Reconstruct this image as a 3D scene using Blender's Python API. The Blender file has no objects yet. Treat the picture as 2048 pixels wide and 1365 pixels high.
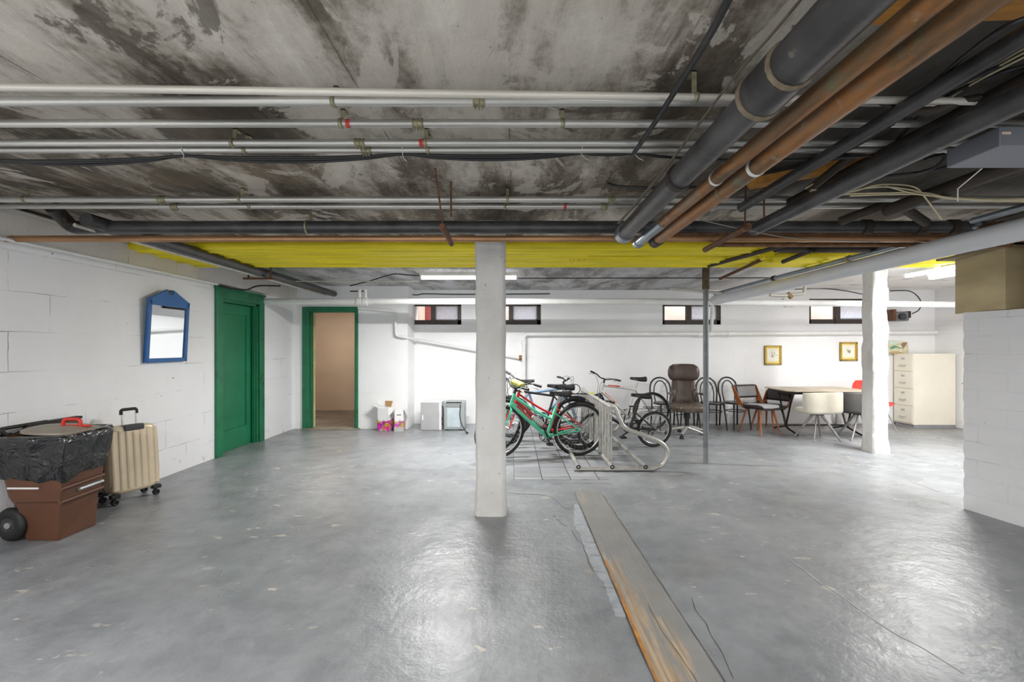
import bpy, math, random
from mathutils import Vector, Matrix, noise as mnoise
random.seed(7)
sc = bpy.context.scene
COL = sc.collection
PI = math.pi
R_ = math.radians

# ------------------------------------------------------------------ camera, world, exposure
F = 900.0            # focal length in pixels of a 2048 wide frame
CX, CY = 1024.0, 695.0
CAMH = 1.40
cam = bpy.data.cameras.new('camera'); camo = bpy.data.objects.new('camera', cam); COL.objects.link(camo)
camo.location = (0, 0, CAMH); camo.rotation_euler = (R_(90), 0, 0)
cam.sensor_width = 36.0; cam.lens = F / 2048 * 36.0
cam.shift_y = (CY - 682.5) / 2048
cam.clip_start = 0.05; cam.clip_end = 100
sc.camera = camo
w = bpy.data.worlds.new('world'); sc.world = w; w.use_nodes = True
bg = w.node_tree.nodes['Background']; bg.inputs[0].default_value = (0.86, 0.92, 1.0, 1); bg.inputs[1].default_value = 5.0
sc.view_settings.view_transform = 'Standard'; sc.view_settings.look = 'None'
sc.view_settings.gamma = 1.0; sc.view_settings.use_curve_mapping = False
sc.view_settings.exposure = 0.95
sc.cycles.max_bounces = 12; sc.cycles.diffuse_bounces = 8; sc.cycles.glossy_bounces = 4
sc.cycles.caustics_reflective = False; sc.cycles.caustics_refractive = False
sc.cycles.sample_clamp_indirect = 6.0

def area_light(name, loc, sx, sy, energy, color=(1, 1, 1), parent=None):
    l = bpy.data.lights.new(name, 'AREA'); l.shape = 'RECTANGLE'; l.size = sx; l.size_y = sy
    l.energy = energy; l.color = color; l.spread = PI
    o = bpy.data.objects.new(name, l); COL.objects.link(o); o.location = loc
    if parent: o.parent = parent
    return o

# ------------------------------------------------------------------ material helpers
def lin(c):
    out = []
    for x in c[:3]:
        x = x / 255.0
        out.append(x / 12.92 if x <= 0.04045 else ((x + 0.055) / 1.055) ** 2.4)
    return (out[0], out[1], out[2], 1.0)

class NT:
    def __init__(s, name):
        s.m = bpy.data.materials.new(name); s.m.use_nodes = True
        s.t = s.m.node_tree; s.b = s.t.nodes['Principled BSDF']; s.pos = None
    def n(s, typ, **kw):
        nd = s.t.nodes.new(typ)
        for k, v in kw.items():
            if k.startswith('i_'):
                k2 = k[2:]
                nd.inputs[int(k2) if k2.isdigit() else k2.replace('_', ' ')].default_value = v
            else: setattr(nd, k, v)
        return nd
    def l(s, a, b): s.t.links.new(a, b)
    def put(s, inp, v):
        if isinstance(v, (int, float, tuple)): inp.default_value = v
        else: s.l(v, inp)
    def P(s, local=False):
        if local:
            return s.n('ShaderNodeTexCoord').outputs['Object']
        if s.pos is None: s.pos = s.n('ShaderNodeNewGeometry').outputs['Position']
        return s.pos
    def mapping(s, vec, scale=(1, 1, 1), loc=(0, 0, 0), rot=(0, 0, 0)):
        nd = s.n('ShaderNodeMapping'); s.l(vec, nd.inputs[0])
        nd.inputs['Scale'].default_value = scale; nd.inputs['Location'].default_value = loc; nd.inputs['Rotation'].default_value = rot
        return nd.outputs[0]
    def noise(s, vec, scale=5, detail=4, rough=.55, dist=0):
        nd = s.n('ShaderNodeTexNoise'); s.l(vec, nd.inputs['Vector'])
        nd.inputs['Scale'].default_value = scale; nd.inputs['Detail'].default_value = detail
        nd.inputs['Roughness'].default_value = rough; nd.inputs['Distortion'].default_value = dist
        return nd.outputs[0]
    def ramp(s, fac, stops, interp='LINEAR'):
        nd = s.n('ShaderNodeValToRGB'); s.put(nd.inputs[0], fac); cr = nd.color_ramp; cr.interpolation = interp
        while len(cr.elements) < len(stops): cr.elements.new(0.5)
        for e, (p, c) in zip(cr.elements, stops):
            e.position = p; e.color = c if len(c) == 4 else (*c, 1)
        return nd.outputs[0]
    def grey(s, fac, a, b, va=0.0, vb=1.0):
        nd = s.n('ShaderNodeMapRange'); s.put(nd.inputs[0], fac)
        nd.inputs[1].default_value = a; nd.inputs[2].default_value = b; nd.inputs[3].default_value = va; nd.inputs[4].default_value = vb
        return nd.outputs[0]
    def math(s, op, a, b=0.0):
        nd = s.n('ShaderNodeMath', operation=op); s.put(nd.inputs[0], a); s.put(nd.inputs[1], b)
        return nd.outputs[0]
    def mix(s, fac, a, b, mode='MIX'):
        nd = s.n('ShaderNodeMix', data_type='RGBA', blend_type=mode)
        s.put(nd.inputs[0], fac); s.put(nd.inputs[6], a); s.put(nd.inputs[7], b)
        return nd.outputs[2]
    def sep(s, vec):
        nd = s.n('ShaderNodeSeparateXYZ'); s.l(vec, nd.inputs[0]); return nd.outputs
    def comb(s, x, y, z=0.0):
        nd = s.n('ShaderNodeCombineXYZ'); s.put(nd.inputs[0], x); s.put(nd.inputs[1], y); s.put(nd.inputs[2], z); return nd.outputs[0]
    def bump(s, h, strength=.3, dist=.01):
        nd = s.n('ShaderNodeBump'); s.l(h, nd.inputs['Height']); nd.inputs['Strength'].default_value = strength; nd.inputs['Distance'].default_value = dist
        s.l(nd.outputs[0], s.b.inputs['Normal'])
    def color(s, v): s.put(s.b.inputs['Base Color'], v)
    def rough(s, v): s.put(s.b.inputs['Roughness'], v)

MATS = {}
def M(name, col, rough=.5, metal=0.0, var=.12, scale=6.0, bump=0.0, bscale=40.0, speck=None, speck_at=.62, coat=0.0, local=True, stretch=(1, 1, 1)):
    """plain surface with slight procedural variation, optional specks of wear"""
    if name in MATS: return MATS[name]
    t = NT(name); c = lin(col)
    v = t.mapping(t.P(local), scale=stretch)
    n1 = t.noise(v, scale, 4)
    d = tuple(max(0, x * (1 - var)) for x in c[:3]) + (1,); u = tuple(min(1, x * (1 + var)) for x in c[:3]) + (1,)
    colr = t.ramp(n1, [(.3, d), (.7, u)])
    if speck:
        n2 = t.noise(v, scale * 3.1, 6, .65)
        colr = t.mix(t.grey(n2, speck_at, speck_at + .05), colr, lin(speck))
    t.color(colr); t.rough(t.grey(n1, .3, .7, max(0, rough - .06), min(1, rough + .06)))
    t.b.inputs['Metallic'].default_value = metal
    if coat: t.b.inputs['Coat Weight'].default_value = coat
    if bump: t.bump(t.noise(v, bscale, 3), bump, .004)
    MATS[name] = t.m
    return t.m

def mat_emit(name, col, strength):
    t = NT(name); t.color(lin(col)); t.b.inputs['Emission Color'].default_value = lin(col); t.b.inputs['Emission Strength'].default_value = strength
    t.noise(t.P(True), 3)
    MATS[name] = t.m; return t.m

def mat_wall(name, axis, col, bw, bh, dark=.75, bumps=.5, wear=.5, grime=(120, 105, 85)):
    """painted masonry; axis 0: face spans X,Z; axis 1: face spans Y,Z"""
    t = NT(name); p = t.P(); s = t.sep(p)
    u = t.comb(s[axis], s[2], 0.0)
    u2 = t.n('ShaderNodeVectorMath', operation='ADD'); t.l(u, u2.inputs[0])
    nz = t.n('ShaderNodeTexNoise'); t.l(p, nz.inputs['Vector']); nz.inputs['Scale'].default_value = 9.0
    sc_ = t.n('ShaderNodeVectorMath', operation='SCALE'); t.l(nz.outputs['Color'], sc_.inputs[0]); sc_.inputs['Scale'].default_value = .012
    t.l(sc_.outputs[0], u2.inputs[1])
    br = t.n('ShaderNodeTexBrick'); t.l(u2.outputs[0], br.inputs['Vector'])
    br.inputs['Scale'].default_value = 1; br.inputs['Mortar Size'].default_value = .0035 if bh > .1 else .005
    br.inputs['Mortar Smooth'].default_value = .3
    br.inputs['Brick Width'].default_value = bw; br.inputs['Row Height'].default_value = bh
    mort = br.outputs['Fac']
    patch = t.grey(t.noise(p, 1.6, 5, .6), .5, .68)
    chip = t.grey(t.noise(p, 7.0, 6, .7), .62, .66)
    line = t.math('MULTIPLY', mort, t.math('ADD', t.math('MULTIPLY', patch, wear), .03))
    base = t.ramp(t.noise(p, 1.1, 6, .6), [(.3, tuple(x * .93 for x in lin(col)[:3])), (.65, lin(col))])
    c1 = t.mix(t.math('MULTIPLY', line, dark), base, lin((70, 62, 55)))
    low = t.grey(s[2], .0, .35, 1, 0)
    stain = t.math('MULTIPLY', t.grey(t.noise(p, 5.5, 8, .7), .60, .68), low)
    c2 = t.mix(t.math('MULTIPLY', stain, .6), c1, lin(grime))
    spot = t.grey(t.noise(p, 14.0, 3, .6), .755, .765)
    c3 = t.mix(t.math('MULTIPLY', spot, .8), c2, lin((60, 52, 45)))
    t.color(c3); t.rough(.62)
    h = t.math('SUBTRACT', t.math('ADD', t.math('MULTIPLY', t.noise(p, 28, 5, .6), .35), t.math('MULTIPLY', t.noise(p, 4, 3), .6)), t.math('MULTIPLY', mort, .12))
    t.bump(h, bumps, .012)
    return t.m

# ------------------------------------------------------------------ mesh builder
class MB:
    def __init__(s): s.v = []; s.f = []; s.sm = []
    def quad(s, pts, smooth=False):
        i = len(s.v); s.v += [Vector(p) for p in pts]; s.f.append(tuple(range(i, i + len(pts)))); s.sm.append(smooth); return s
    def box(s, a, b, Mx=None):
        x0, y0, z0 = a; x1, y1, z1 = b
        i = len(s.v)
        for z in (z0, z1):
            for x, y in ((x0, y0), (x1, y0), (x1, y1), (x0, y1)):
                p = Vector((x, y, z)); s.v.append(Mx @ p if Mx else p)
        for f in ((3, 2, 1, 0), (4, 5, 6, 7), (0, 1, 5, 4), (1, 2, 6, 5), (2, 3, 7, 6), (3, 0, 4, 7)):
            s.f.append(tuple(i + k for k in f)); s.sm.append(False)
        return s
    def cbox(s, c, d, Mx=None):
        return s.box([c[k] - d[k] / 2 for k in range(3)], [c[k] + d[k] / 2 for k in range(3)], Mx)
    def loft(s, rings, closed=True, caps=True, smooth=True, loop=False):
        n = len(rings[0]); i = len(s.v)
        for r in rings: s.v += [Vector(p) for p in r]
        m = len(rings)
        for a in range(m if loop else m - 1):
            b = (a + 1) % m
            for k in range(n if closed else n - 1):
                k2 = (k + 1) % n
                s.f.append((i + a * n + k, i + a * n + k2, i + b * n + k2, i + b * n + k)); s.sm.append(smooth)
        if caps and not loop and closed:
            s.quad(list(reversed([Vector(p) for p in rings[0]]))); s.quad([Vector(p) for p in rings[-1]])
        return s
    def tube(s, pts, r, n=8, closed=False, caps=True, squash=None):
        pts = [Vector(p) for p in pts]; N = len(pts)
        rr = r if isinstance(r, (list, tuple)) else [r] * N
        tang = []
        for k in range(N):
            a = pts[(k - 1) % N] if (closed or k > 0) else pts[k]
            b = pts[(k + 1) % N] if (closed or k < N - 1) else pts[k]
            tang.append((b - a).normalized())
        t0 = tang[0]; up = Vector((0, 0, 1)) if abs(t0.z) < .9 else Vector((1, 0, 0))
        u = (up - t0 * up.dot(t0)).normalized(); rings = []
        for k in range(N):
            t = tang[k]; u = (u - t * u.dot(t)).normalized(); v = t.cross(u)
            a, b = squash or (1, 1)
            rings.append([pts[k] + (u * math.cos(2 * PI * j / n) * a + v * math.sin(2 * PI * j / n) * b) * rr[k] for j in range(n)])
        return s.loft(rings, True, caps and not closed, True, closed)
    def cyl(s, a, b, r, r2=None, n=12, caps=True):
        return s.tube([a, b], [r, r if r2 is None else r2], n, caps=caps)
    def torus(s, c, axis, R, r, n=32, m=8, squash=None):
        axis = Vector(axis).normalized(); up = Vector((0, 0, 1)) if abs(axis.z) < .9 else Vector((1, 0, 0))
        u = (up - axis * up.dot(axis)).normalized(); v = axis.cross(u); c = Vector(c); sq = squash or (1, 1)
        rings = []
        for k in range(n):
            th = 2 * PI * k / n; d = u * math.cos(th) + v * math.sin(th)
            rings.append([c + d * (R + r * sq[0] * math.cos(2 * PI * j / m)) + axis * (r * sq[1] * math.sin(2 * PI * j / m)) for j in range(m)])
        return s.loft(rings, True, False, True, True)
    def sphere(s, c, r, nu=16, nv=10, Mx=None):
        rx, ry, rz = (r, r, r) if isinstance(r, (int, float)) else r
        rings = []
        for k in range(nv + 1):
            ph = -PI / 2 + PI * k / nv; cr = max(math.cos(ph), 1e-3)
            ring = [Vector((c[0] + rx * cr * math.cos(2 * PI * j / nu), c[1] + ry * cr * math.sin(2 * PI * j / nu), c[2] + rz * math.sin(ph))) for j in range(nu)]
            rings.append([Mx @ p for p in ring] if Mx else ring)
        return s.loft(rings, True, True, True)
    def prism(s, poly, d):
        """poly: 3D points, extruded by vector d"""
        d = Vector(d); a = [Vector(p) for p in poly]; b = [p + d for p in a]
        s.quad(list(reversed(a))); s.quad(b)
        for k in range(len(a)):
            k2 = (k + 1) % len(a); s.quad([a[k], a[k2], b[k2], b[k]])
        return s
    def mark(s): return len(s.v)
    def xf(s, Mx, start=0):
        for k in range(start, len(s.v)): s.v[k] = Mx @ s.v[k]
        return s
    def build(s, name, mat, parent=None, bevel=0, subsurf=0, solid=0, fix=True):
        me = bpy.data.meshes.new(name)
        vs = s.v; off = Vector((0, 0, 0))
        if parent is None:
            xs = [v.x for v in vs]; ys = [v.y for v in vs]; zs = [v.z for v in vs]
            off = Vector(((min(xs) + max(xs)) / 2, (min(ys) + max(ys)) / 2, min(zs)))
        me.from_pydata([tuple(v - off) for v in vs], [], s.f)
        me.polygons.foreach_set('use_smooth', s.sm)
        if fix:
            import bmesh
            bm = bmesh.new(); bm.from_mesh(me)
            if subsurf or bevel or solid: bmesh.ops.remove_doubles(bm, verts=bm.verts, dist=1e-5)
            bmesh.ops.recalc_face_normals(bm, faces=bm.faces); bm.to_mesh(me); bm.free()
        me.update()
        o = bpy.data.objects.new(name, me); COL.objects.link(o); o.location = off
        if mat: me.materials.append(mat)
        if parent is not None: o.parent = parent
        if solid:
            md = o.modifiers.new('solid', 'SOLIDIFY'); md.thickness = solid; md.offset = 0
        if bevel:
            md = o.modifiers.new('bevel', 'BEVEL'); md.width = bevel; md.segments = 2; md.limit_method = 'ANGLE'; md.angle_limit = R_(40)
        if subsurf:
            md = o.modifiers.new('sub', 'SUBSURF'); md.levels = subsurf; md.render_levels = subsurf
        return o

def tag(o, label, cat, group=None, kind=None):
    if label: o['label'] = label
    if cat: o['category'] = cat
    if group: o['group'] = group
    if kind: o['kind'] = kind
    return o
def thing(name, label, cat, loc=(0, 0, 0), yaw=0.0, group=None, rot=None):
    o = bpy.data.objects.new(name, None); COL.objects.link(o); o.location = loc
    o.rotation_euler = rot if rot else (0, 0, yaw); o.empty_display_size = .1
    return tag(o, label, cat, group)
def struct(o): o['kind'] = 'structure'; return o
def copy_tree(o, parent=None):
    c = o.copy(); COL.objects.link(c)
    if parent is not None: c.parent = parent
    for ch in [x for x in bpy.data.objects if x.parent == o]: copy_tree(ch, c)
    return c
def W(px, py, Y):
    """world point seen at a pixel at depth Y"""
    return Vector(((px - CX) / F * Y, Y, CAMH + (CY - py) / F * Y))
def arc(c, u, v, r, a0, a1, n=8):
    c = Vector(c); u = Vector(u); v = Vector(v)
    return [c + (u * math.cos(R_(a0 + (a1 - a0) * k / n)) + v * math.sin(R_(a0 + (a1 - a0) * k / n))) * r for k in range(n + 1)]
def smooth_path(pts, n=6):
    """Catmull-Rom through pts"""
    P = [Vector(p) for p in pts]; P = [P[0] * 2 - P[1]] + P + [P[-1] * 2 - P[-2]]; out = []
    for i in range(1, len(P) - 2):
        for k in range(n):
            t = k / n; a, b, c, d = P[i - 1], P[i], P[i + 1], P[i + 2]
            out.append(.5 * ((2 * b) + (c - a) * t + (2 * a - 5 * b + 4 * c - d) * t * t + (3 * b - a - 3 * c + d) * t ** 3))
    out.append(P[-2]); return out
def round_corners(pts, r=.05, n=5):
    """polyline with bent corners"""
    P = [Vector(p) for p in pts]; out = [P[0]]
    for i in range(1, len(P) - 1):
        a, b, c = P[i - 1], P[i], P[i + 1]
        d = min(r, (a - b).length * .45, (c - b).length * .45)
        p = b + (a - b).normalized() * d; q = b + (c - b).normalized() * d
        for k in range(n + 1):
            t = k / n; out.append(p * (1 - t) ** 2 + b * 2 * t * (1 - t) + q * t * t)
    out.append(P[-1]); return out

# ------------------------------------------------------------------ room dimensions
XL, XR = -3.75, 7.75           # left wall, far right wall
YB, YA = 8.25, 7.72            # back wall, projecting left piece with the doorway
XJ = -1.79                     # where the back wall steps back
H = 2.45
YN = -2.6                      # wall behind the camera

# structure materials
wall_l = mat_wall('painted_block_left', 1, (238, 238, 240), .61, .305, dark=.9, wear=.9)
wall_b = mat_wall('painted_block_back', 0, (243, 243, 244), .61, .305, dark=.35, wear=.25)
wall_r = mat_wall('painted_brick_right', 1, (232, 232, 232), .21, .075, dark=.35, bumps=.8, wear=.6)
wall_f = mat_wall('painted_brick_near', 1, (232, 232, 234), .40, .15, dark=.6, bumps=.9, wear=.9)

def mat_ceiling():
    t = NT('stained_concrete_ceiling'); p = t.P(); s = t.sep(p)
    v1 = t.mapping(p, scale=(1.5, .42, 1))
    a = t.noise(v1, 1.7, 10, .62, .25)
    v2 = t.mapping(p, scale=(3.2, .8, 1), loc=(3, 7, 0))
    b = t.noise(v2, 1.6, 12, .72, .5)
    fine = t.noise(p, 26, 8, .7)
    near = t.grey(s[1], 1.5, 2.0, .05, -.02)
    f = t.math('ADD', t.math('ADD', t.math('MULTIPLY', a, .62), t.math('MULTIPLY', b, .38)), near)
    f = t.math('ADD', f, t.math('MULTIPLY', t.math('SUBTRACT', fine, .5), .14))
    c = t.ramp(f, [(.37, lin((66, 58, 48))), (.45, lin((110, 101, 89))), (.50, lin((156, 148, 136))), (.56, lin((198, 191, 180))), (.68, lin((222, 217, 206)))])
    pk = t.noise(t.mapping(p, scale=(1.1, .8, 1), loc=(9, 2, 0)), 1.5, 12, .66, .8)
    c = t.mix(t.math('MULTIPLY', t.grey(pk, .545, .565), .70), c, lin((210, 203, 192)))
    c = t.mix(t.math('MULTIPLY', t.grey(pk, .435, .415), .70), c, lin((74, 65, 54)))
    c = t.mix(t.math('MULTIPLY', t.grey(t.noise(t.mapping(p, loc=(0, 5, 1)), 1.1, 5, .6), .5, .62), .25), c, lin((150, 132, 104)))
    # dark blotches and rusty spots
    sp = t.grey(t.noise(t.mapping(p, loc=(5, 1, 0)), 9, 6, .7), .66, .70)
    c = t.mix(t.math('MULTIPLY', sp, .75), c, lin((42, 34, 26)))
    dark_near_right = t.math('MULTIPLY', t.grey(s[0], .95, 1.5), t.grey(s[1], 3.4, 2.9))  # darker tone towards the near right
    c = t.mix(t.math('MULTIPLY', dark_near_right, .86), c, lin((40, 34, 28)))
    # form board seams running away from the camera
    xs = t.math('ADD', s[0], t.math('MULTIPLY', t.noise(p, 1.0, 2), .03))
    fr = t.math('FRACT', t.math('MULTIPLY', xs, 1 / .61))
    seam = t.math('LESS_THAN', fr, .012)
    sm = t.math('MULTIPLY', seam, t.grey(t.noise(p, 3.0, 5, .7), .45, .58))
    c = t.mix(t.math('MULTIPLY', sm, .6), c, lin((50, 44, 38)))
    fr2 = t.math('FRACT', t.math('MULTIPLY', t.math('ADD', s[0], .22), 1 / .43))
    wl = t.math('MULTIPLY', t.math('LESS_THAN', fr2, .012), t.grey(s[0], -1.2, -1.0, 1, 0))
    wl = t.math('MULTIPLY', wl, t.grey(t.noise(t.mapping(p, loc=(2, 2, 9)), 1.3, 3), .48, .52))
    c = t.mix(t.math('MULTIPLY', wl, .55), c, lin((205, 203, 198)))
    # whitewashed part at the far right, paler tone over the back
    pale_back = t.math('MULTIPLY', t.grey(s[1], 4.9, 6.2), .85)
    c = t.mix(t.math('MULTIPLY', pale_back, t.grey(f, .40, .58, .3, 1)), c, lin((200, 203, 208)))
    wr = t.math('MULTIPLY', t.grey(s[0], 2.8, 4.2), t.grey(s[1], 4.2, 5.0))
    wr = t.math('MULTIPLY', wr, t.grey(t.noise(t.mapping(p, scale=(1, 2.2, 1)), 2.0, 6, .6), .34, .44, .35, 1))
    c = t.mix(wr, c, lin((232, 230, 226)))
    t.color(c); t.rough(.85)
    t.bump(t.math('ADD', fine, t.math('MULTIPLY', b, 2)), .45, .012)
    return t.m

def mat_floor():
    t = NT('grey_painted_concrete_floor'); p = t.P(); s = t.sep(p)
    a = t.noise(p, .9, 8, .62, .3); b = t.noise(p, 5.5, 8, .65)
    f = t.math('ADD', t.math('MULTIPLY', a, .6), t.math('MULTIPLY', b, .4))
    c = t.ramp(f, [(.36, lin((112, 115, 119))), (.5, lin((133, 136, 140))), (.66, lin((153, 155, 158)))])
    # worn flecks where the paint has gone
    fl = t.math('MULTIPLY', t.grey(t.noise(t.mapping(p, scale=(1.4, 2.6, 1), rot=(0, 0, R_(25))), 4.2, 7, .62, .2), .625, .66), t.grey(t.noise(p, .8, 2), .42, .55))
    c = t.mix(t.math('MULTIPLY', fl, .75), c, lin((198, 190, 176)))
    br = t.math('MULTIPLY', t.grey(t.noise(t.mapping(p, loc=(4, 4, 0)), 1.4, 6, .6), .56, .72), .30)
    c = t.mix(br, c, lin((128, 120, 108)))
    # dirt along the back of the room
    d = t.math('MULTIPLY', t.grey(s[1], 7.3, 7.9), t.grey(s[0], 1.6, 2.4))
    c = t.mix(t.math('MULTIPLY', d, .55), c, lin((112, 100, 86)))
    t.color(c)
    t.rough(t.grey(t.noise(t.mapping(p, loc=(1, 8, 0)), 2.2, 6, .6), .3, .7, .25, .44))
    t.b.inputs['Specular IOR Level'].default_value = .6
    h = t.math('ADD', t.math('MULTIPLY', t.noise(p, 2.6, 5, .6), 1.0), t.math('MULTIPLY', t.noise(p, 22, 6, .65), .22))
    t.bump(h, .45, .03)
    return t.m
m_ceil = mat_ceiling(); m_floor = mat_floor()

def wall_cells(mb, axis, a0, a1, z0, z1, t0, t1, holes):
    us = sorted({a0, a1, *[h[0] for h in holes], *[h[1] for h in holes]}); zs = sorted({z0, z1, *[h[2] for h in holes], *[h[3] for h in holes]})
    for i in range(len(us) - 1):
        for k in range(len(zs) - 1):
            um = (us[i] + us[i + 1]) / 2; zm = (zs[k] + zs[k + 1]) / 2
            if any(h[0] < um < h[1] and h[2] < zm < h[3] for h in holes): continue
            if axis == 0: mb.box((us[i], t0, zs[k]), (us[i + 1], t1, zs[k + 1]))
            else: mb.box((t0, us[i], zs[k]), (t1, us[i + 1], zs[k + 1]))
    return mb

# floor, ceiling
fl = struct(MB().box((XL - .3, YN - .3, -.15), (XR + .3, 10.2, 0)).build('floor', m_floor))
struct(MB().box((XL - .3, YN - .3, H), (XR + .3, YB + .3, H + .2)).build('ceiling', m_ceil))
struct(MB().box((-5.2, YA + .3, H + .001), (-1.6, 10.2, H + .2)).build('ceiling_corridor', m_ceil))
# walls
D1 = (5.79, 6.64, 0.0, 2.03)             # door in the left wall (Y range)
struct(wall_cells(MB(), 1, YN, YA + .16, 0, H, XL - .3, XL, [D1]).build('wall_left', wall_l))
D2 = (-3.47, -2.68, 0.0, 2.02)           # doorway in the back wall (X range)
WINS = [(-1.885, -.93, 1.815, 2.2), (-.48, .53, 1.815, 2.2), (2.76, 3.83, 1.815, 2.2), (5.45, 6.62, 1.83, 2.29)]
struct(wall_cells(MB(), 0, XL, XJ, 0, H, YA, YA + .16, [D2]).build('wall_back_left', wall_b))
struct(MB().box((XJ - .16, YA + .16, 0), (XJ, YB + .3, H)).build('wall_return', wall_b))
wb = wall_cells(MB(), 0, XJ, XR, 0, H, YB, YB + .3, [(a, b, c, d) for a, b, c, d in WINS])
struct(wb.build('wall_back', wall_b))
struct(MB().box((XR, 3.6, 0), (XR + .3, YB + .3, H)).build('wall_right', wall_r))
struct(MB().box((XL, YN - .3, 0), (XR, YN, H)).build('wall_front', wall_b))
# near right wall: low piece under the boxed duct, full height nearer the camera, slightly splayed
def near_wall():
    mb = MB()
    def xw(y): return 3.91 + (3.9 - y) * .17
    n = 40
    for (y0, y1, z0, z1) in ((3.42, 3.9, 0, 1.70), (1.0, 3.42, 0, H)):
        rows = int((z1 - z0) / .05); cols = max(2, int((y1 - y0) / .06))
        rings = []
        for r in range(rows + 1):
            z = z0 + (z1 - z0) * r / rows; ring = []
            for k in range(cols + 1):
                y = y1 + (y0 - y1) * k / cols
                j = .012 * mnoise.noise(Vector((y * 3, z * 9, 2.2)))
                crs = .010 * (1 if (z / .15) % 1 < .12 else 0) if k == 0 else 0
                yy = y + (j * 1.6 - crs if k == 0 else 0)
                ring.append(Vector((xw(y) + j, yy, z)))
            ring.append(Vector((xw(y0) + .4, y0, z))); ring.append(Vector((xw(y1) + .4, y1, z)))
            rings.append(ring)
        mb.loft(rings, True, True, False)
    return mb
struct(near_wall().build('wall_near_right', wall_f))
struct(MB().box((4.3, 3.55, 0), (XR, 3.85, H)).build('wall_cross', wall_b))
struct(MB().box((4.4, YN, 0), (4.6, 3.55, H)).build('wall_side', wall_b))
# corridor behind the doorway
m_tan = M('tan_corridor_wall', (196, 176, 156), .8, var=.10, scale=1.5, bump=.3, local=False)
m_conc = M('brown_concrete', (112, 102, 92), .75, var=.3, scale=3, bump=.4, local=False)
struct(MB().box((-5.2, 9.9, 0), (-1.6, 10.1, H)).build('wall_corridor', m_tan))
struct(MB().box((-5.2, YA + .3, 0), (-5.0, 9.9, H)).build('wall_corridor_left', m_tan))
struct(MB().box((-5.2, YA + .1, 0), (XL - .3, YA + .3, H)).build('wall_corridor_front', m_tan))
struct(MB().box((XL - .75, 5.4, 0), (XL - .3, 7.0, H)).build('door_backing', M('dark_backing', (60, 58, 54), .9)))  # dark block added behind the closed door, shuts out the bright gap beneath
struct(MB().box((-5.2, YA + .1, -.1), (XL - .3, 10.1, 0)).build('trim_6', M('dark_floor', (90, 84, 76), .9)))
struct(MB().box((-1.95, 7.88, 0), (-1.80, 9.9, H)).build('wall_corridor_right', m_tan))
struct(MB().box((-5.0, 7.88, .0), (-1.95, 9.9, .012)).build('trim_1', m_conc))
struct(MB().box((-3.55, 7.58, 0), (-2.6, 7.88, .014)).build('trim_2', M('threshold_concrete', (132, 124, 112), .8, var=.3, scale=7, bump=.6, local=False)))
# ledge along the top of the left wall
led = MB(); rings = []
for k in range(60):
    y = 2.2 + k * (YA - 2.2) / 59; j = .02 * mnoise.noise(Vector((y * 4, 0, 5)))
    rings.append([Vector((XL - .02, y, 2.19)), Vector((XL + .055 + j, y, 2.21 + j)), Vector((XL + .07 + j, y, H - .03)), Vector((XL - .02, y, H))])
led.loft(rings, True, True, False)
struct(led.build('trim_3', mat_wall('rough_plaster_ledge', 1, (214, 210, 204), .62, .6, dark=1.0, bumps=1.2, wear=1.2)))

# outside the windows
m_out = M('tan_facade', (158, 142, 130), .8, var=.15, scale=2, local=False)
struct(MB().box((-1.7, 9.6, 1.0), (9, 9.8, 3.2)).build('wall_outside', m_out))
struct(MB().box((-1.58, YB + .3, 1.2), (9, 9.6, 1.5)).build('trim_4', m_conc))

# ------------------------------------------------------------------ floor details (parts of the floor)
def child_world(mb, name, mat, parent, **kw):
    Mi = parent.matrix_basis.inverted()
    mb.xf(Mi); return mb.build(name, mat, parent, **kw)
m_crack = M('crack_dirt', (84, 76, 66), .9, var=.3, local=False)
def crack(pts, wd, name='crack', mat=None, z=.0015, jit=.012):
    mb = MB(); P = smooth_path(pts, 8); top = []; bot = []
    for i, p in enumerate(P):
        d = (P[min(i + 1, len(P) - 1)] - P[max(i - 1, 0)]).normalized(); n = Vector((-d.y, d.x, 0))
        q = p + n * jit * mnoise.noise(p * 9); ww = wd * (.35 + .9 * abs(mnoise.noise(p * 6 + Vector((3, 3, 3))))) 
        if i in (0, len(P) - 1): ww *= .2
        top.append(Vector((q.x + n.x * ww, q.y + n.y * ww, z))); bot.append(Vector((q.x - n.x * ww, q.y - n.y * ww, z)))
    for i in range(len(P) - 1): mb.quad([bot[i], bot[i + 1], top[i + 1], top[i]])
    return child_world(mb, name, mat or m_crack, fl, fix=False)
def G(px, py):
    Y = CAMH * F / (py - CY); return Vector(((px - CX) / F * Y, Y, 0))
# worn plank let into the floor
def mat_plank():
    t = NT('worn_painted_plank'); p = t.P(); s = t.sep(p)
    gr = t.noise(t.mapping(p, scale=(40, 1.6, 1)), 1.0, 6, .65, .4)
    wood = t.ramp(gr, [(.3, lin((120, 98, 76))), (.5, lin((160, 140, 116))), (.7, lin((188, 170, 146)))])
    edge = t.grey(s[0], .60, .80, 1.0, 0.0); nearf = t.grey(s[1], 3.4, 1.9, 0, 1)
    k = t.math('ADD', t.math('MULTIPLY', t.noise(t.mapping(p, scale=(9, 1.3, 1)), 1.2, 8, .7), .9), t.math('MULTIPLY', t.math('MULTIPLY', edge, nearf), .42))
    worn = t.grey(k, .52, .66)
    paint = t.ramp(t.noise(p, 3, 6), [(.3, lin((120, 121, 120))), (.7, lin((138, 137, 134)))])
    t.color(t.mix(worn, paint, wood)); t.rough(.5); t.bump(gr, .5, .008)
    return t.m
pl = MB(); n = 40; a = []
rings = []
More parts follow.
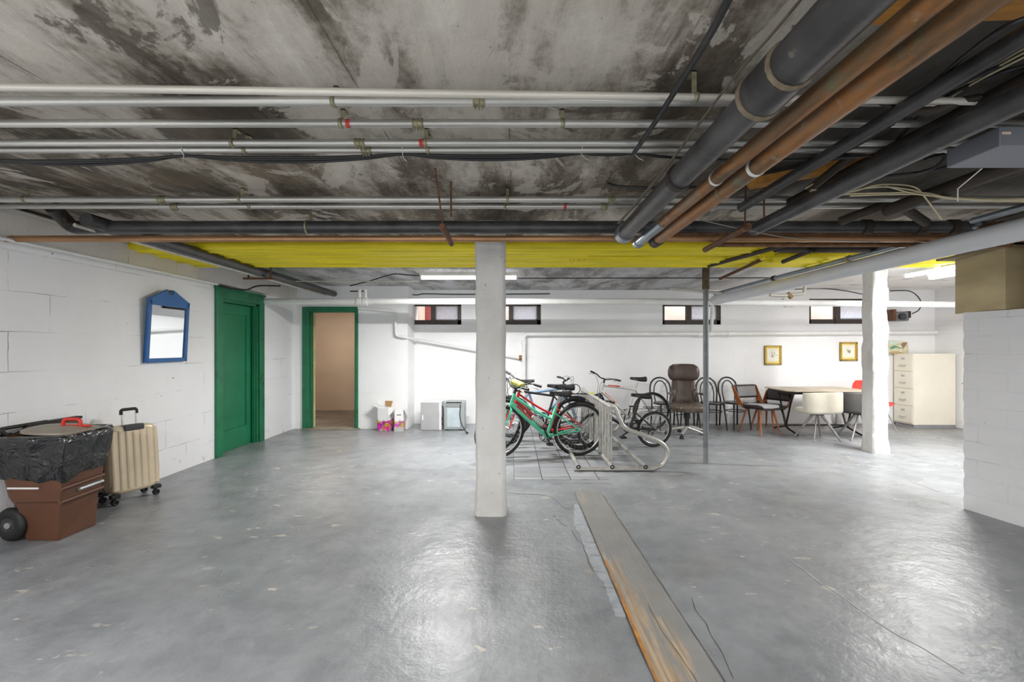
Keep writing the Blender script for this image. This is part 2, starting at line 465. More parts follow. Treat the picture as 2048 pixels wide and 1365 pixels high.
for k in range(n + 1):
    y = 1.55 + (4.36 - 1.55) * k / n; j = .006 * mnoise.noise(Vector((0, y * 5, 1)))
    rings.append([Vector((.602 + j, y, 0)), Vector((.602 + j, y, .009)), Vector((.868 + j + (y < 3) * 0 + .012 * (3 - y), y, .007)), Vector((.868 + j + .012 * (3 - y), y, 0))])
pl.loft(rings, True, True, False)
child_world(pl, 'floor_plank', mat_plank(), fl)
crack([(.596, 1.6, 0), (.594, 2.2, 0), (.597, 2.8, 0), (.60, 3.4, 0), (.604, 4.36, 0)], .006, jit=.006)
crack([(.603, 1.6, 0), (.605, 2.2, 0), (.607, 2.75, 0), (.607, 2.95, 0)], .011, 'bare_wood_edge', M('bare_orange_wood', (176, 118, 52), .7, var=.3, scale=20, local=False), z=.0102, jit=.004)
crack([(.90, 1.6, 0), (.885, 2.3, 0), (.88, 3.0, 0), (.87, 3.7, 0), (.86, 4.38, 0)], .004)
crack([(.76, 1.6, .01), (.77, 1.9, .01), (.74, 2.15, .01), (.735, 2.45, .01)], .0025, z=.0102)
for pts in ([(1013, 985), (1030, 988), (1075, 990), (1105, 997), (1125, 1015), (1145, 1020)],
            [(1105, 1030), (1120, 1045), (1135, 1055)],
            [(1145, 1060), (1152, 1078), (1165, 1090), (1175, 1120), (1190, 1145)],
            [(1813, 961), (1850, 974), (1885, 987), (1925, 988)],
            [(1225, 968), (1160, 968), (1098, 969)], [(1380, 928), (1450, 930), (1560, 934)],
            [(1380, 1195), (1395, 1225), (1410, 1250), (1440, 1300), (1470, 1360)],
            [(555, 891), (580, 892), (603, 890)]):
    crack([G(*q) for q in pts], .004)
crack([G(*q) for q in [(1575, 1115), (1640, 1165), (1700, 1205), (1760, 1250), (1850, 1300), (1930, 1350)]], .010, 'ridge', M('paint_ridge', (168, 168, 168), .5, local=False))
# grey patching slabs left of the plank
pm = M('pale_patching_mortar', (150, 154, 160), .6, var=.2, scale=14, bump=.5, local=False)
pts = [(1150, 1010), (1168, 1010), (1180, 1050), (1195, 1090), (1215, 1140), (1245, 1200), (1252, 1235), (1232, 1235), (1220, 1200), (1208, 1170), (1188, 1140), (1172, 1105), (1160, 1070), (1147, 1050)]
mb = MB()
gp = [G(*q) for q in pts]
gp = [Vector((min(p.x, .592), p.y, 0)) for p in gp]
gp2 = []
for i, q in enumerate(gp):
    r_ = gp[(i + 1) % len(gp)]
    for k in range(7):
        m_ = q.lerp(r_, k / 7)
        if m_.x < .588: m_ = m_ + Vector((mnoise.noise(m_ * 30) * .02, mnoise.noise(m_ * 30 + Vector((5, 5, 5))) * .02, 0)); m_.x = min(m_.x, .59)
        gp2.append(m_)
child_world(MB().prism(gp2, (0, 0, .002)), 'mortar_patch', pm, fl)
for y in (2.62, 2.80, 3.02, 3.22): crack([(.52, y + .01, 0), (.56, y, 0), (.592, y - .01, 0)], .003, z=.0026)
# paving slabs under the bicycles
def mat_pave():
    t = NT('grey_paving_slabs'); p = t.P()
    br = t.n('ShaderNodeTexBrick', offset=.0); t.l(t.mapping(p, loc=(-.02, .1, 0)), br.inputs['Vector'])
    br.inputs['Scale'].default_value = 1; br.inputs['Brick Width'].default_value = .30; br.inputs['Row Height'].default_value = .38
    br.inputs['Mortar Size'].default_value = .005; br.inputs['Mortar Smooth'].default_value = .2
    br.inputs['Color1'].default_value = lin((150, 152, 156)); br.inputs['Color2'].default_value = lin((128, 130, 134)); br.inputs['Mortar'].default_value = lin((62, 56, 50))
    st = t.grey(t.noise(t.mapping(p, scale=(1, 3.5, 1)), 3.0, 6, .65), .54, .66)
    t.color(t.mix(t.math('MULTIPLY', st, .55), br.outputs['Color'], lin((92, 88, 82)))); t.rough(.42)
    t.bump(t.math('SUBTRACT', t.noise(p, 7, 5), br.outputs['Fac']), .5, .01)
    return t.m
child_world(MB().box((.02, 4.75, 0), (1.02, 8.2, .003)), 'paving_patch', mat_pave(), fl)

# ------------------------------------------------------------------ doors and windows
m_green = M('green_gloss_paint', (30, 112, 76), .32, var=.22, scale=5, bump=.25, speck=(190, 200, 180), speck_at=.74)
m_green_d = M('green_door_paint', (34, 118, 82), .36, var=.14, scale=3, bump=.15)
m_dark = M('black_rubber', (26, 26, 27), .6, var=.2)
m_darkframe = M('dark_window_frame', (62, 52, 46), .5, var=.25, scale=12)
d1 = thing('door_1', 'green painted panelled door closed in its green casing, set in the left wall', 'door', (XL, (D1[0] + D1[1]) / 2, 0)); struct(d1)
def dl(mb): return mb.xf(Matrix.Translation(-Vector((XL, (D1[0] + D1[1]) / 2, 0))))
c = .12
mb = MB(); mb.box((XL, D1[0] - c, 0), (XL + .035, D1[0], D1[3] + c)); mb.box((XL, D1[1], 0), (XL + .035, D1[1] + c, D1[3] + c)); mb.box((XL, D1[0], D1[3]), (XL + .035, D1[1], D1[3] + c))
mb.box((XL, D1[0] - c - .01, D1[3] + c), (XL + .055, D1[1] + c + .01, D1[3] + c + .03))
dl(mb).build('casing', m_green, d1, bevel=.004)
mb = MB(); mb.box((XL - .28, D1[0], 0), (XL, D1[0] + .035, D1[3])); mb.box((XL - .28, D1[1] - .035, 0), (XL, D1[1], D1[3])); mb.box((XL - .28, D1[0], D1[3] - .035), (XL, D1[1], D1[3]))
mb.box((XL - .05, D1[1] - .06, 0), (XL - .02, D1[1] - .034, D1[3]))
dl(mb).build('jamb', m_green, d1)
mb = MB(); x0, x1 = XL - .12, XL - .075; a, b = D1[0] + .035, D1[1] - .035
mb.box((x0, a, .004), (x1 - .02, b, D1[3] - .04))
for (ya, yb, za, zb) in ((a, a + .12, .004, D1[3] - .04), (b - .12, b, .004, D1[3] - .04), (a + .12, b - .12, .004, .28), (a + .12, b - .12, D1[3] - .18, D1[3] - .04)):
    mb.box((x1 - .02, ya, za), (x1, yb, zb))
leaf = dl(mb).build('door_leaf', m_green_d, d1, bevel=.004)
mb = MB(); mb.prism([(x1 + .001, a + .06, .92), (x1 + .001, a + .07, .92), (x1 + .001, a + .075, .99), (x1 + .001, a + .05, 1.03), (x1 + .001, a + .055, .97)], (.001, 0, 0))
mb.prism([(x1 + .001, a + .06, .98), (x1 + .001, a + .10, .96), (x1 + .001, a + .085, .90), (x1 + .001, a + .08, .95)], (.001, 0, 0))
dl(mb).build('paint_scratch', M('bare_white_scratch', (225, 225, 220), .6), leaf)

d2 = thing('door_2', 'open doorway with peeling green casing leading to the tan corridor', 'doorway', ((D2[0] + D2[1]) / 2, YA, 0)); struct(d2)
def dl2(mb): return mb.xf(Matrix.Translation(-Vector(((D2[0] + D2[1]) / 2, YA, 0))))
mb = MB(); mb.box((D2[0] - .12, YA - .03, 0), (D2[0], YA, D2[3] + .07)); mb.box((D2[1], YA - .03, 0), (D2[1] + .045, YA, D2[3] + .07)); mb.box((D2[0], YA - .03, D2[3]), (D2[1], YA, D2[3] + .07))
dl2(mb).build('casing', m_green, d2, bevel=.005)
mb = MB(); mb.box((D2[0], YA, 0), (D2[0] + .02, YA + .16, D2[3])); mb.box((D2[1] - .02, YA, 0), (D2[1], YA + .16, D2[3])); mb.box((D2[0], YA, D2[3] - .02), (D2[1], YA + .16, D2[3]))
dl2(mb).build('jamb', m_green, d2)
mb = MB(); mb.box((D2[0] + .02, YA + .10, 0), (D2[0] + .035, YA + .14, D2[3] - .02))
dl2(mb).build('stop_strip', M('cream_strip', (226, 214, 160), .5), d2)

m_glass = NT('window_glass'); m_glass.b.inputs['Transmission Weight'].default_value = 1; m_glass.b.inputs['Roughness'].default_value = .02; m_glass.b.inputs['IOR'].default_value = 1.2; m_glass.color((1, 1, 1, 1)); m_glass = m_glass.m
def mat_frost():
    t = NT('frosted_pane'); t.rough(.5); p = t.P()
    c = t.ramp(t.noise(p, 30, 3), [(.3, lin((226, 230, 238))), (.7, lin((246, 248, 252)))]); t.color(c)
    tr = t.n('ShaderNodeBsdfTranslucent'); t.l(c, tr.inputs[0]); mx = t.n('ShaderNodeMixShader'); mx.inputs[0].default_value = .8
    t.l(t.b.outputs[0], mx.inputs[1]); t.l(tr.outputs[0], mx.inputs[2]); t.l(mx.outputs[0], t.t.nodes['Material Output'].inputs['Surface']); return t.m
m_frost = mat_frost()
for i, (a, b, z0, z1) in enumerate(WINS):
    wn = struct(thing('window_%d' % (i + 1), None, None, ((a + b) / 2, YB + .06, z0)))
    T = Matrix.Translation(-Vector(((a + b) / 2, YB + .06, z0)))
    y0, y1 = YB + .02, YB + .09; f = .045
    mb = MB(); mb.box((a, y0, z0), (b, y1, z0 + .085)); mb.box((a, y0, z1 - f), (b, y1, z1)); mb.box((a, y0, z0), (a + f, y1, z1)); mb.box((b - f * 1.6, y0, z0), (b, y1, z1))
    m_ = a + (b - a) * .45
    mb.box((m_ - .035, y0 - .012, z0), (m_ + .05, y1, z1))
    mb.xf(T).build('window_frame', m_darkframe, wn, bevel=.003)
    MB().box((a + f, YB + .055, z0 + .085), (m_ - .035, YB + .062, z1 - f)).xf(T).build('clear_pane', m_glass, wn)
    mb = MB(); mb.box((m_ + .05, YB + .045, z0 + .085), (b - f * 1.6, YB + .055, z1 - f)); mb.xf(T).build('frosted_pane', m_frost, wn)
    mb = MB(); g = .018
    mb.box((m_ + .05, YB + .03, z0 + .085), (b - f * 1.6, YB + .045, z0 + .085 + g)); mb.box((m_ + .05, YB + .03, z0 + .085), (m_ + .05 + g, YB + .045, z1 - f)); mb.box((b - f * 1.6 - g, YB + .03, z0 + .085), (b - f * 1.6, YB + .045, z1 - f))
    mb.xf(T).build('sash', M('grey_aluminium_sash', (150, 152, 156), .4, .5), wn)
    MB().box((a - .03, YB - .012, z0 - .035), (b + .03, YB + .02, z0)).xf(T).build('window_sill', wall_b, wn)
# red panel seen through the first window
tag(MB().box((-2.0, 9.3, 1.52), (-1.45, 9.36, 2.6)).build('door_panel', M('red_brown_panel', (150, 70, 70), .6)), 'dull red panel standing outside behind the leftmost basement window', 'panel')

# ------------------------------------------------------------------ columns
m_plaster = NT('white_rough_plaster'); p = m_plaster.P()
m_plaster.color(m_plaster.mix(m_plaster.math('MULTIPLY', m_plaster.grey(m_plaster.noise(p, 12, 6, .7), .66, .70), .6),
    m_plaster.ramp(m_plaster.noise(p, 2.2, 6), [(.3, lin((205, 203, 198))), (.65, lin((226, 225, 222)))]), lin((120, 105, 85))))
m_plaster.rough(.75); m_plaster.bump(m_plaster.noise(p, 16, 6, .65), .7, .015); m_plaster = m_plaster.m
def column(x0, x1, y0, y1, top, seed, flare, rough):
    mb = MB(); rings = []; nz = 60; per = 12
    for r in range(nz + 1):
        z = top * r / nz; ring = []
        fz = flare * max(0, 1 - z / .35) ** 2
        cx, cy = (x0 + x1) / 2, (y0 + y1) / 2; hx, hy = (x1 - x0) / 2 + fz, (y1 - y0) / 2 + fz
        for side in range(4):
            for k in range(per):
                t = -1 + 2 * k / per
                ux, uy = ((t, -1), (1, t), (-t, 1), (-1, -t))[side]
                e = 1 - .10 * max(0, abs(t) - .75) / .25 if k == 0 else 1
                q = Vector((cx + ux * hx * e, cy + uy * hy * e, z))
                d = mnoise.noise(Vector((q.x * 5 + seed, q.y * 5, z * 3.5))) * rough + mnoise.noise(Vector((q.x * 14, q.y * 14 + seed, z * 9))) * rough * .5
                q += Vector((ux, uy, 0)) * d
                ring.append(q)
        rings.append(ring)
    return mb.loft(rings)
tag(column(-.305, -.055, 3.72, 3.96, H, 3.3, .012, .010).build('column', m_plaster), 'white plastered square column standing in the middle of the floor, nearest to the viewer', 'column')
tag(column(4.76, 4.96, 5.92, 6.13, H, 9.1, .01, .018).build('column', m_plaster), 'lumpy white plastered column in front of the filing cabinet', 'column')
m_galv = M('galvanised_steel', (150, 158, 166), .38, .85, var=.18, scale=9, stretch=(1, 1, .3))
pole = thing('support_pole', 'slim grey steel support pole standing right of the bicycle rack', 'pole', (2.335, 5.42, 0))
MB().cyl((0, 0, .0), (0, 0, 2.10), .031, n=16).build('tube', M('grey_painted_pole', (112, 116, 120), .5, .3, var=.2, scale=12), pole)
MB().cyl((0, 0, 0), (0, 0, .19), .033, n=16).build('foot', M('grey_foot_paint', (126, 128, 130), .5), pole)
MB().cyl((0, 0, 2.10), (0, 0, 2.38), .042, n=16).build('rusty_sleeve', M('rusty_sleeve', (92, 80, 64), .7, .3, var=.4, scale=25), pole)
MB().cbox((0, 0, 2.415), (.16, .16, .06)).build('head_plate', M('rust_dark', (64, 52, 42), .7), pole)

# ------------------------------------------------------------------ lamps
m_lamp = mat_emit('lit_tube', (250, 252, 255), 24.0)
m_housing = M('white_housing', (228, 230, 232), .5)
def strip_lamp(label, c, length, axis, energy, tubes=(0,), z=2.32):
    t = thing('ceiling_light', label, 'light', (c[0], c[1], z), 0 if axis == 0 else PI / 2)
    MB().cbox((0, 0, .028), (length + .06, .09, .044)).build('housing', m_housing, t, bevel=.004)
    for s in (-1, 1): MB().tube([(s * length * .35, 0, .05), (s * length * .35, 0, H - z)], .004, 6).build('hanger_wire', m_housing, t)
    for d in tubes:
        MB().cyl((-length / 2, d, -.018), (length / 2, d, -.018), .017, n=12).build('lamp_tube', m_lamp, t)
    for s in (-1, 1): MB().cbox((s * (length / 2 + .012), 0, -.01), (.02, .06, .05)).build('lamp_holder', m_housing, t)
    area_light('light_source', (0, 0, -.045), length, .05, energy, (1, .99, .97), t)
    return t
EL = 62
strip_lamp('fluorescent strip light crosswise on the ceiling behind the middle column', (-.56, 5.86), 1.22, 0, EL * 1.05)
strip_lamp('long lit fluorescent tube at the far right ceiling, the one nearer the right column', (5.02, 5.10), 1.22, 1, EL * .66)
strip_lamp('shorter lit fluorescent tube at the far right ceiling, the one nearer the tan duct box', (5.48, 5.26), 1.22, 1, EL * .66)
strip_lamp('unseen fill strip light added on the ceiling to the left behind the viewer', (-1.9, -.6), 1.22, 0, EL * 1.55)  # fill lamp added out of view to brighten the foreground
strip_lamp('unseen fill strip light added on the ceiling to the right behind the viewer', (1.2, -.6), 1.22, 0, EL * 1.0)  # second added fill lamp, unseen, weaker than the left one
area_light('corridor_light', (-3.6, 8.6, 2.35), .3, .3, 13, (1, .90, .78))

# ------------------------------------------------------------------ ceiling pipework
m_cond = M('galvanised_conduit', (186, 185, 180), .34, .6, var=.22, scale=3, stretch=(.4, 5, 5), local=False)
m_cond_l = M('pale_painted_conduit', (206, 202, 192), .42, .25, var=.15, scale=3, stretch=(.4, 5, 5), local=False)
m_iron = M('dark_iron_pipe', (74, 73, 74), .38, .25, var=.45, scale=5, bump=.5, speck=(120, 114, 104), speck_at=.66, local=False)
m_ironb = M('brown_black_pipe', (58, 50, 43), .6, .2, var=.4, scale=7, bump=.3, local=False)
m_copper = M('tarnished_copper_pipe', (168, 128, 92), .38, .55, var=.35, scale=4, stretch=(.5, 4, 4), local=False)
def mat_patina():
    t = NT('patinated_copper'); p = t.P()
    a = t.noise(t.mapping(p, scale=(6, 1.2, 6)), 1.6, 8, .65, .6); b = t.noise(p, 9, 8, .7)
    c = t.ramp(a, [(.32, lin((84, 72, 58))), (.46, lin((122, 92, 62))), (.56, lin((158, 108, 62))), (.70, lin((134, 118, 100)))])
    c = t.mix(t.math('MULTIPLY', t.grey(b, .60, .70), .6), c, lin((176, 172, 160)))
    c = t.mix(t.math('MULTIPLY', t.grey(t.noise(t.mapping(p, loc=(2, 2, 2)), 4, 6, .6), .60, .68), .5), c, lin((96, 118, 98)))
    t.color(c); t.b.inputs['Metallic'].default_value = .35; t.rough(t.grey(b, .3, .7, .34, .6)); t.bump(b, .4, .004); return t.m
m_patina = mat_patina()
m_brown = M('rusty_brown_pipe', (124, 88, 58), .55, .3, var=.45, scale=6, stretch=(3, 1, 3), speck=(180, 176, 165), speck_at=.70, local=False)
m_tanrim = M('dusty_rim', (128, 116, 96), .8, var=.3, scale=30)
m_rust = M('rusty_iron', (104, 72, 52), .75, .2, var=.4, scale=22, local=False)
m_white_pipe = M('white_painted_pipe', (232, 232, 230), .42, var=.06, scale=6, bump=.15, bscale=20, local=False)
m_greypipe = M('pale_grey_duct_paint', (222, 223, 226), .5, var=.05, scale=3, local=False)
m_yellow = M('yellow_pipe_paint', (232, 214, 24), .42, var=.18, scale=2.5, stretch=(.5, 7, 7), speck=(120, 124, 40), speck_at=.68, local=False)
m_cable = M('black_cable', (28, 28, 30), .5, var=.2)
m_tan_cable = M('tan_cable', (206, 196, 160), .5, var=.12)
m_zip = M('white_cable_tie', (225, 225, 220), .5)
m_brass = M('tarnished_clamp', (150, 146, 118), .45, .5, var=.3, scale=30)
m_red = M('red_tape', (190, 50, 45), .5)
def zz(y, Y): return CAMH + (CY - y) / F * Y
def Yat(y, z): return (z - CAMH) * F / (CY - y)

def couplings(mb, x, p, r, wd=.045):
    for k in range(3): mb.torus((x + (k - 1) * wd * .45, p.y, p.z), (1, 0, 0), r + .002, .004, 20, 6)
    mb.cyl((x - wd / 2, p.y, p.z), (x + wd / 2, p.y, p.z), r + .003, n=16)
    for k in (-1, 0, 1): mb.cbox((x + k * wd * .3, p.y, p.z - r - .008), (.006, .008, .012))

def cross_pipe(name, label, y_px, z, r, x0, x1, mat, joints=(), straps=(), tapes=(), dy=0, group=None, cat='pipe', dz=0):
    """straight pipe running left to right under the ceiling; y_px is its height in the photo at the middle"""
    Y = Yat(y_px, z); t = thing(name, label, cat, ((x0 + x1) / 2, Y, z), group=group)
    L = (x1 - x0) / 2; n = 12
    MB().tube([(-L + 2 * L * k / n, dy * (-1 + 2 * k / n), dz * (-1 + 2 * k / n)) for k in range(n + 1)], r, 14).build('tube', mat, t)
    c = Vector((0, 0, 0)); xm = (x0 + x1) / 2
    def at(px): x = (px - CX) / F * Y - xm; return x, Vector((0, dy * x / L, dz * x / L))
    for px in joints:
        mb = MB(); x, p = at(px); couplings(mb, x, p, r); mb.build('coupling', m_brass, t)
    for px in straps:
        mb = MB(); x, p = at(px)
        mb.torus((x, p.y, p.z), (1, 0, 0), r + .002, .0035, 18, 6, squash=(1, 2.6)); top = H - z - p.z - .003
        mb.box((x - .009, p.y + r, 0 + p.z), (x + .009, p.y + r + .004, max(top, .03))); mb.box((x - .009, p.y + r, top - .004), (x + .009, p.y + r + .05, top))
        mb.build('strap', m_brass, t)
    for px in tapes:
        x, p = at(px); MB().cyl((x - .009, p.y, p.z), (x + .009, p.y, p.z), r + .001, n=14).build('tape', m_red, t)
    return t
XE = 7.0
XA = XL + .02
g = 'conduits across the ceiling'
cross_pipe('conduit', 'pale beige conduit slanting slightly across the ceiling, nearest the viewer', 190, 2.338, .0135, XA, 3.9, m_cond_l, joints=(), straps=(1395,), dy=.10, group=g)
cross_pipe('conduit', 'silver conduit just behind the pale beige slanting one', 203, 2.375, .018, XA, 3.9, m_cond, joints=(958,), straps=(667,), group=g)
cross_pipe('conduit', 'single silver conduit with red tape, third from the viewer', 247, 2.375, .017, XA, 3.9, m_cond, joints=(836,), straps=(682, 1125), tapes=(697,), group=g)
cross_pipe('conduit', 'silver conduit, front one of the pair the black cables are tied to', 286, 2.37, .016, XA, 3.9, m_cond, joints=(720,), straps=(465, 851), tapes=(843,), group=g)
cross_pipe('conduit', 'silver conduit, back one of the pair the black cables are tied to', 300, 2.365, .0155, XA, 3.9, m_cond, joints=(733,), straps=(490, 856), group=g)
cross_pipe('conduit', 'silver conduit, front one of the pair before the thick dark iron pipe', 399, 2.365, .020, XA, 3.9, m_cond, joints=(325, 1222), straps=(50, 480, 1015), group=g)
cross_pipe('conduit', 'silver conduit, back one of the pair before the thick dark iron pipe', 413, 2.362, .018, XA, 3.9, m_cond, joints=(350, 1208), straps=(500, 1010), tapes=(1130,), group=g)
YI = Yat(455, 2.30)
ip = cross_pipe('iron_pipe', 'thick dark iron pipe running right across the ceiling before the copper pipe', 455, 2.30, .048, -3.2, 3.6, m_iron, straps=(615,), group=None)
for x in (2.65, 3.05, 3.3):
    MB().cyl((x - .03 - .2, 0, 0), (x + .03 - .2, 0, 0), .058, n=18).build('hub', m_ironb, ip)
cross_pipe('copper_pipe', 'copper pipe stretched across the ceiling just in front of the yellow pipes', 478, 2.20, .024, XA, 3.9, m_copper, straps=())
cross_pipe('rusty_pipe', 'rusty brown pipe beside the copper pipe, on its right half only', 469, 2.25, .022, 1.1, 3.7, m_brown)
cross_pipe('rusty_pipe', 'second rusty brown pipe behind the copper pipe, in front of the yellow pipes at right', 490, 2.2, .018, 1.6, 3.9, m_brown)
cross_pipe('iron_pipe', 'short dark iron pipe above the yellow pipes at right', 497, 2.34, .04, 2.5, 4.0, m_ironb)
# left end elbow of the iron pipe
tag(MB().tube(round_corners([(-3.2, YI, 2.30), (-3.30, YI, 2.30), (-3.28, YI - .16, 2.40)], .08), .05, 14).build('pipe_elbow', m_iron), 'dark iron elbow bending from the thick pipe at the far left', 'pipe')

# yellow gas pipes
YG0 = 4.36
for k in range(11):
    Y = YG0 + k * .088; x0 = XA; 
    if k < 4: x1 = 2.62
    elif k < 6: x1 = .80
    else: x1 = 5.15
    z = 2.385 - (.012 if k % 3 == 1 else 0)
    t = MB().tube([(x0 + (x1 - x0) * j / 8, Y + .006 * mnoise.noise(Vector((j, k, 0))), z) for j in range(9)], .0436, 12).build('yellow_pipe', m_yellow)
    names = ['nearest the viewer', 'second from the viewer', 'third from the viewer', 'fourth from the viewer', 'fifth, a short one', 'sixth, a short one', 'first behind the dark gap', 'second behind the dark gap', 'third behind the dark gap', 'next to last', 'last one']
    tag(t, 'yellow pipe of the wide ceiling bundle, ' + names[k], 'pipe', 'yellow pipes on the ceiling')
for k, px in enumerate((1138, 1150, 1161, 1172)):
    Y = YG0 + .45; x = (px - CX) / F * Y
    tag(MB().tube(arc((x, Y, 2.37), (0, 1, 0), (0, 0, -1), .055, -20, 200, 8), .012, 8).build('pipe_clamp', m_yellow), 'yellow clamp under the yellow pipes right of the middle column', 'clamp', 'yellow clamps')
t = thing('yellow_bracket', 'lumpy yellow bracket where two rows of yellow pipes meet, right of the support pole', 'bracket', W(1534, 505, 4.45))
rb = MB(); rb.cbox((0, 0, -.0), (.10, .10, .15)); rb.cbox((.01, 0, -.09), (.07, .08, .05)); rb.cbox((.03, 0, .07), (.16, .12, .04)); rb.build('body', m_yellow, t, bevel=.015)
tag(MB().box((4.98, 4.85, 2.30), (5.18, 5.05, 2.42)).build('end_box', m_yellow, bevel=.006), 'square yellow box at the right end of the yellow pipes', 'box')

def depth_pipe(name, label, X, z, r, y0, y1, mat, hubs=(), n=18, cat='pipe', group=None, dx=0, dz=0):
    t = thing(name, label, cat, (X, (y0 + y1) / 2, z), group=group); L = (y1 - y0) / 2
    MB().tube([(dx * (k / 6 - .5), -L + 2 * L * k / 6, dz * (k / 6 - .5)) for k in range(7)], r, n).build('tube', mat, t)
    for (ya, yb, rr, m2, nm) in hubs:
        k = (ya - y0) / (y1 - y0) - .5
        MB().cyl((dx * k, ya - (y0 + y1) / 2, dz * k), (dx * k, yb - (y0 + y1) / 2, dz * k), rr, n=n).build(nm, m2, t)
    return t
# big pipes coming over the viewer's right shoulder
A_ = depth_pipe('soil_pipe', 'thick black iron pipe running overhead, leftmost of the big overhead pipes', .79, 2.2, .056, -.6, 3.16, m_iron,
    hubs=((3.10, 3.19, .066, m_galv, 'end_ring'), (2.10, 2.14, .064, m_ironb, 'collar'), (1.28, 1.42, .074, m_iron, 'hub'), (1.42, 1.437, .079, m_tanrim, 'hub_rim'), (-.6, 1.265, .066, m_iron, 'wide_section'), (1.265, 1.28, .073, m_tanrim, 'hub_rim')))
B1 = depth_pipe('copper_pipe', 'brown copper pipe overhead with a silver end, left one of the close pair', .925, 2.165, .031, -.6, 3.28, m_patina,
    hubs=((2.75, 3.28, .034, m_galv, 'silver_end'), (3.26, 3.31, .040, m_galv, 'end_cap'), (2.03, 2.045, .033, m_white_pipe, 'white_ring')))
B2 = depth_pipe('copper_pipe', 'brown copper pipe overhead with a white ring, right one of the close pair', 1.015, 2.150, .038, -.6, 3.18, m_patina,
    hubs=((3.10, 3.2, .044, m_ironb, 'end_cap'), (1.86, 1.88, .040, m_white_pipe, 'white_ring'), (2.15, 2.165, .040, m_tanrim, 'dusty_ring')))
C_ = depth_pipe('iron_pipe', 'black iron pipe overhead passing below the timber planks at the right', 1.64, 2.2, .042, -.2, 3.05, m_iron)
depth_pipe('iron_pipe', 'dark pipe high in the right corner beside the grey junction box', 2.42, 2.28, .04, .8, 2.9, m_ironb)
D_ = depth_pipe('conduit', 'blue grey conduit with clips beside the sloping white duct', 3.42, 2.30, .026, 3.3, 7.6, m_galv,
    hubs=((3.8, 3.95, .030, m_white_pipe, 'white_sleeve'), (4.55, 4.59, .034, m_brass, 'clip'), (5.85, 5.9, .036, m_ironb, 'clip')))
depth_pipe('duct_pipe', 'big pale grey painted pipe running away overhead to the back wall', 3.05, 2.105, .068, 2.3, 6.72, m_greypipe,
    hubs=((6.6, 6.74, .072, m_greypipe, 'end_collar'),))
depth_pipe('iron_pipe', 'thick dark pipe along the ceiling near the left wall', -3.03, 2.31, .05, 3.2, 7.66, m_iron)
depth_pipe('conduit', 'thin pale conduit hugging the dark pipe near the left wall', -3.11, 2.27, .014, 3.2, 7.5, m_cond_l)
depth_pipe('iron_pipe', 'dark slim pipe along the ceiling between the left wall and the thick dark pipe', -3.19, 2.30, .022, 3.2, 7.2, m_ironb)
depth_pipe('wall_pipe', 'thin white pipe fixed along the top of the left wall', XL + .085, 2.185, .014, 2.3, 5.62, m_white_pipe)
tag(MB().tube(smooth_path([(-3.66, 5.60, 2.18), (-3.66, 5.9, 2.165), (-3.6, 6.1, 2.18), (-3.55, 6.3, 2.26), (-3.4, 6.6, 2.30)]), .011, 8).build('cable', m_cable), 'black cable looping over the closed green door', 'cable')
# dark clutter pipes in the upper right
for k, (X, z, r, y0, y1, m, lb) in enumerate([
    (1.235, 2.33, .030, -.3, 2.2, m_ironb, 'dark pipe just right of the brown copper pair'),
    (1.34, 2.36, .026, -.2, 2.4, m_iron, 'second dark pipe right of the brown copper pair'),
    (1.48, 2.30, .030, -.2, 2.9, m_iron, 'dark pipe below the timber plank, left of the black iron pipe'),
    (1.80, 2.33, .035, 0, 2.9, m_ironb, 'dark pipe right of the black iron pipe, under the tan cables'),
    (1.93, 2.38, .03, .2, 1.75, m_iron, 'dark pipe ending at the grey junction box'),
    (2.12, 2.35, .035, .2, 1.75, m_ironb, 'thick dark pipe above the grey junction box')]):
    depth_pipe('iron_pipe', lb, X, z, r, y0, y1, m, group='dark pipes in the upper right')
tag(MB().tube(smooth_path([W(1760, 200, 1.75), W(1800, 222, 1.74), W(1860, 222, 1.73), W(1910, 205, 1.72), W(1960, 195, 1.70)]), .014, 10).build('iron_pipe', m_ironb), 'bent dark pipe looping below the silver conduits at right', 'pipe')
tag(MB().tube(round_corners([W(1620, 378, 2.55), W(1700, 315, 2.3), W(1830, 215, 2.0)], .05), .022, 10).build('iron_pipe', m_ironb), 'diagonal dark pipe rising from the tan cable tangle', 'pipe')
tag(MB().tube(round_corners([W(1680, 443, 3.05), W(1788, 403, 2.95), W(1852, 446, 3.1)], .06), .030, 12).build('iron_pipe', m_ironb), 'dark bent pipe forming an upturned V at right above the thick iron pipe', 'pipe')
tag(MB().tube([W(1945, 442, 2.9), W(2070, 408, 2.5)], .020, 12).build('conduit', m_galv), 'short shiny steel conduit at the right edge above the tan duct box', 'pipe')
tag(MB().tube([W(1960, 458, 2.95), W(2010, 447, 2.85)], .022, 12).build('pipe_stub', m_rust), 'stubby rusty pipe at the right end of the thick iron pipe', 'pipe')
# hanging stubs
t = thing('pipe_hanger', 'rusty pipe stub hung from a chain rod left of the middle column', 'hanger', (-.44, 3.05, 2.16))
MB().tube([(0, -.22, .0), (0, .02, 0), (.0, .22, -.01)], [.019, .019, .017], 12).build('stub', m_rust, t)
MB().torus((0, -.2, 0), (0, 1, 0), .019, .008, 18, 6).build('rim', m_rust, t)
MB().tube([(0, -.19, .02), (-.005, -.30, .15), (-.01, -.42, H - 2.16)], .006, 6).build('rod', m_rust, t)
t = thing('pipe_hanger', 'rusty pipe stub hung from a rod right of the copper pair', 'hanger', (1.475, 3.1, 2.155))
MB().tube([(0, -.3, 0), (0, .34, -.01)], .02, 12).build('stub', m_rust, t)
MB().torus((0, -.28, 0), (0, 1, 0), .02, .009, 18, 6).build('rim', m_rust, t)
MB().tube([(0, -.25, .02), (0, -.26, H - 2.155)], .006, 6).build('rod', m_rust, t)
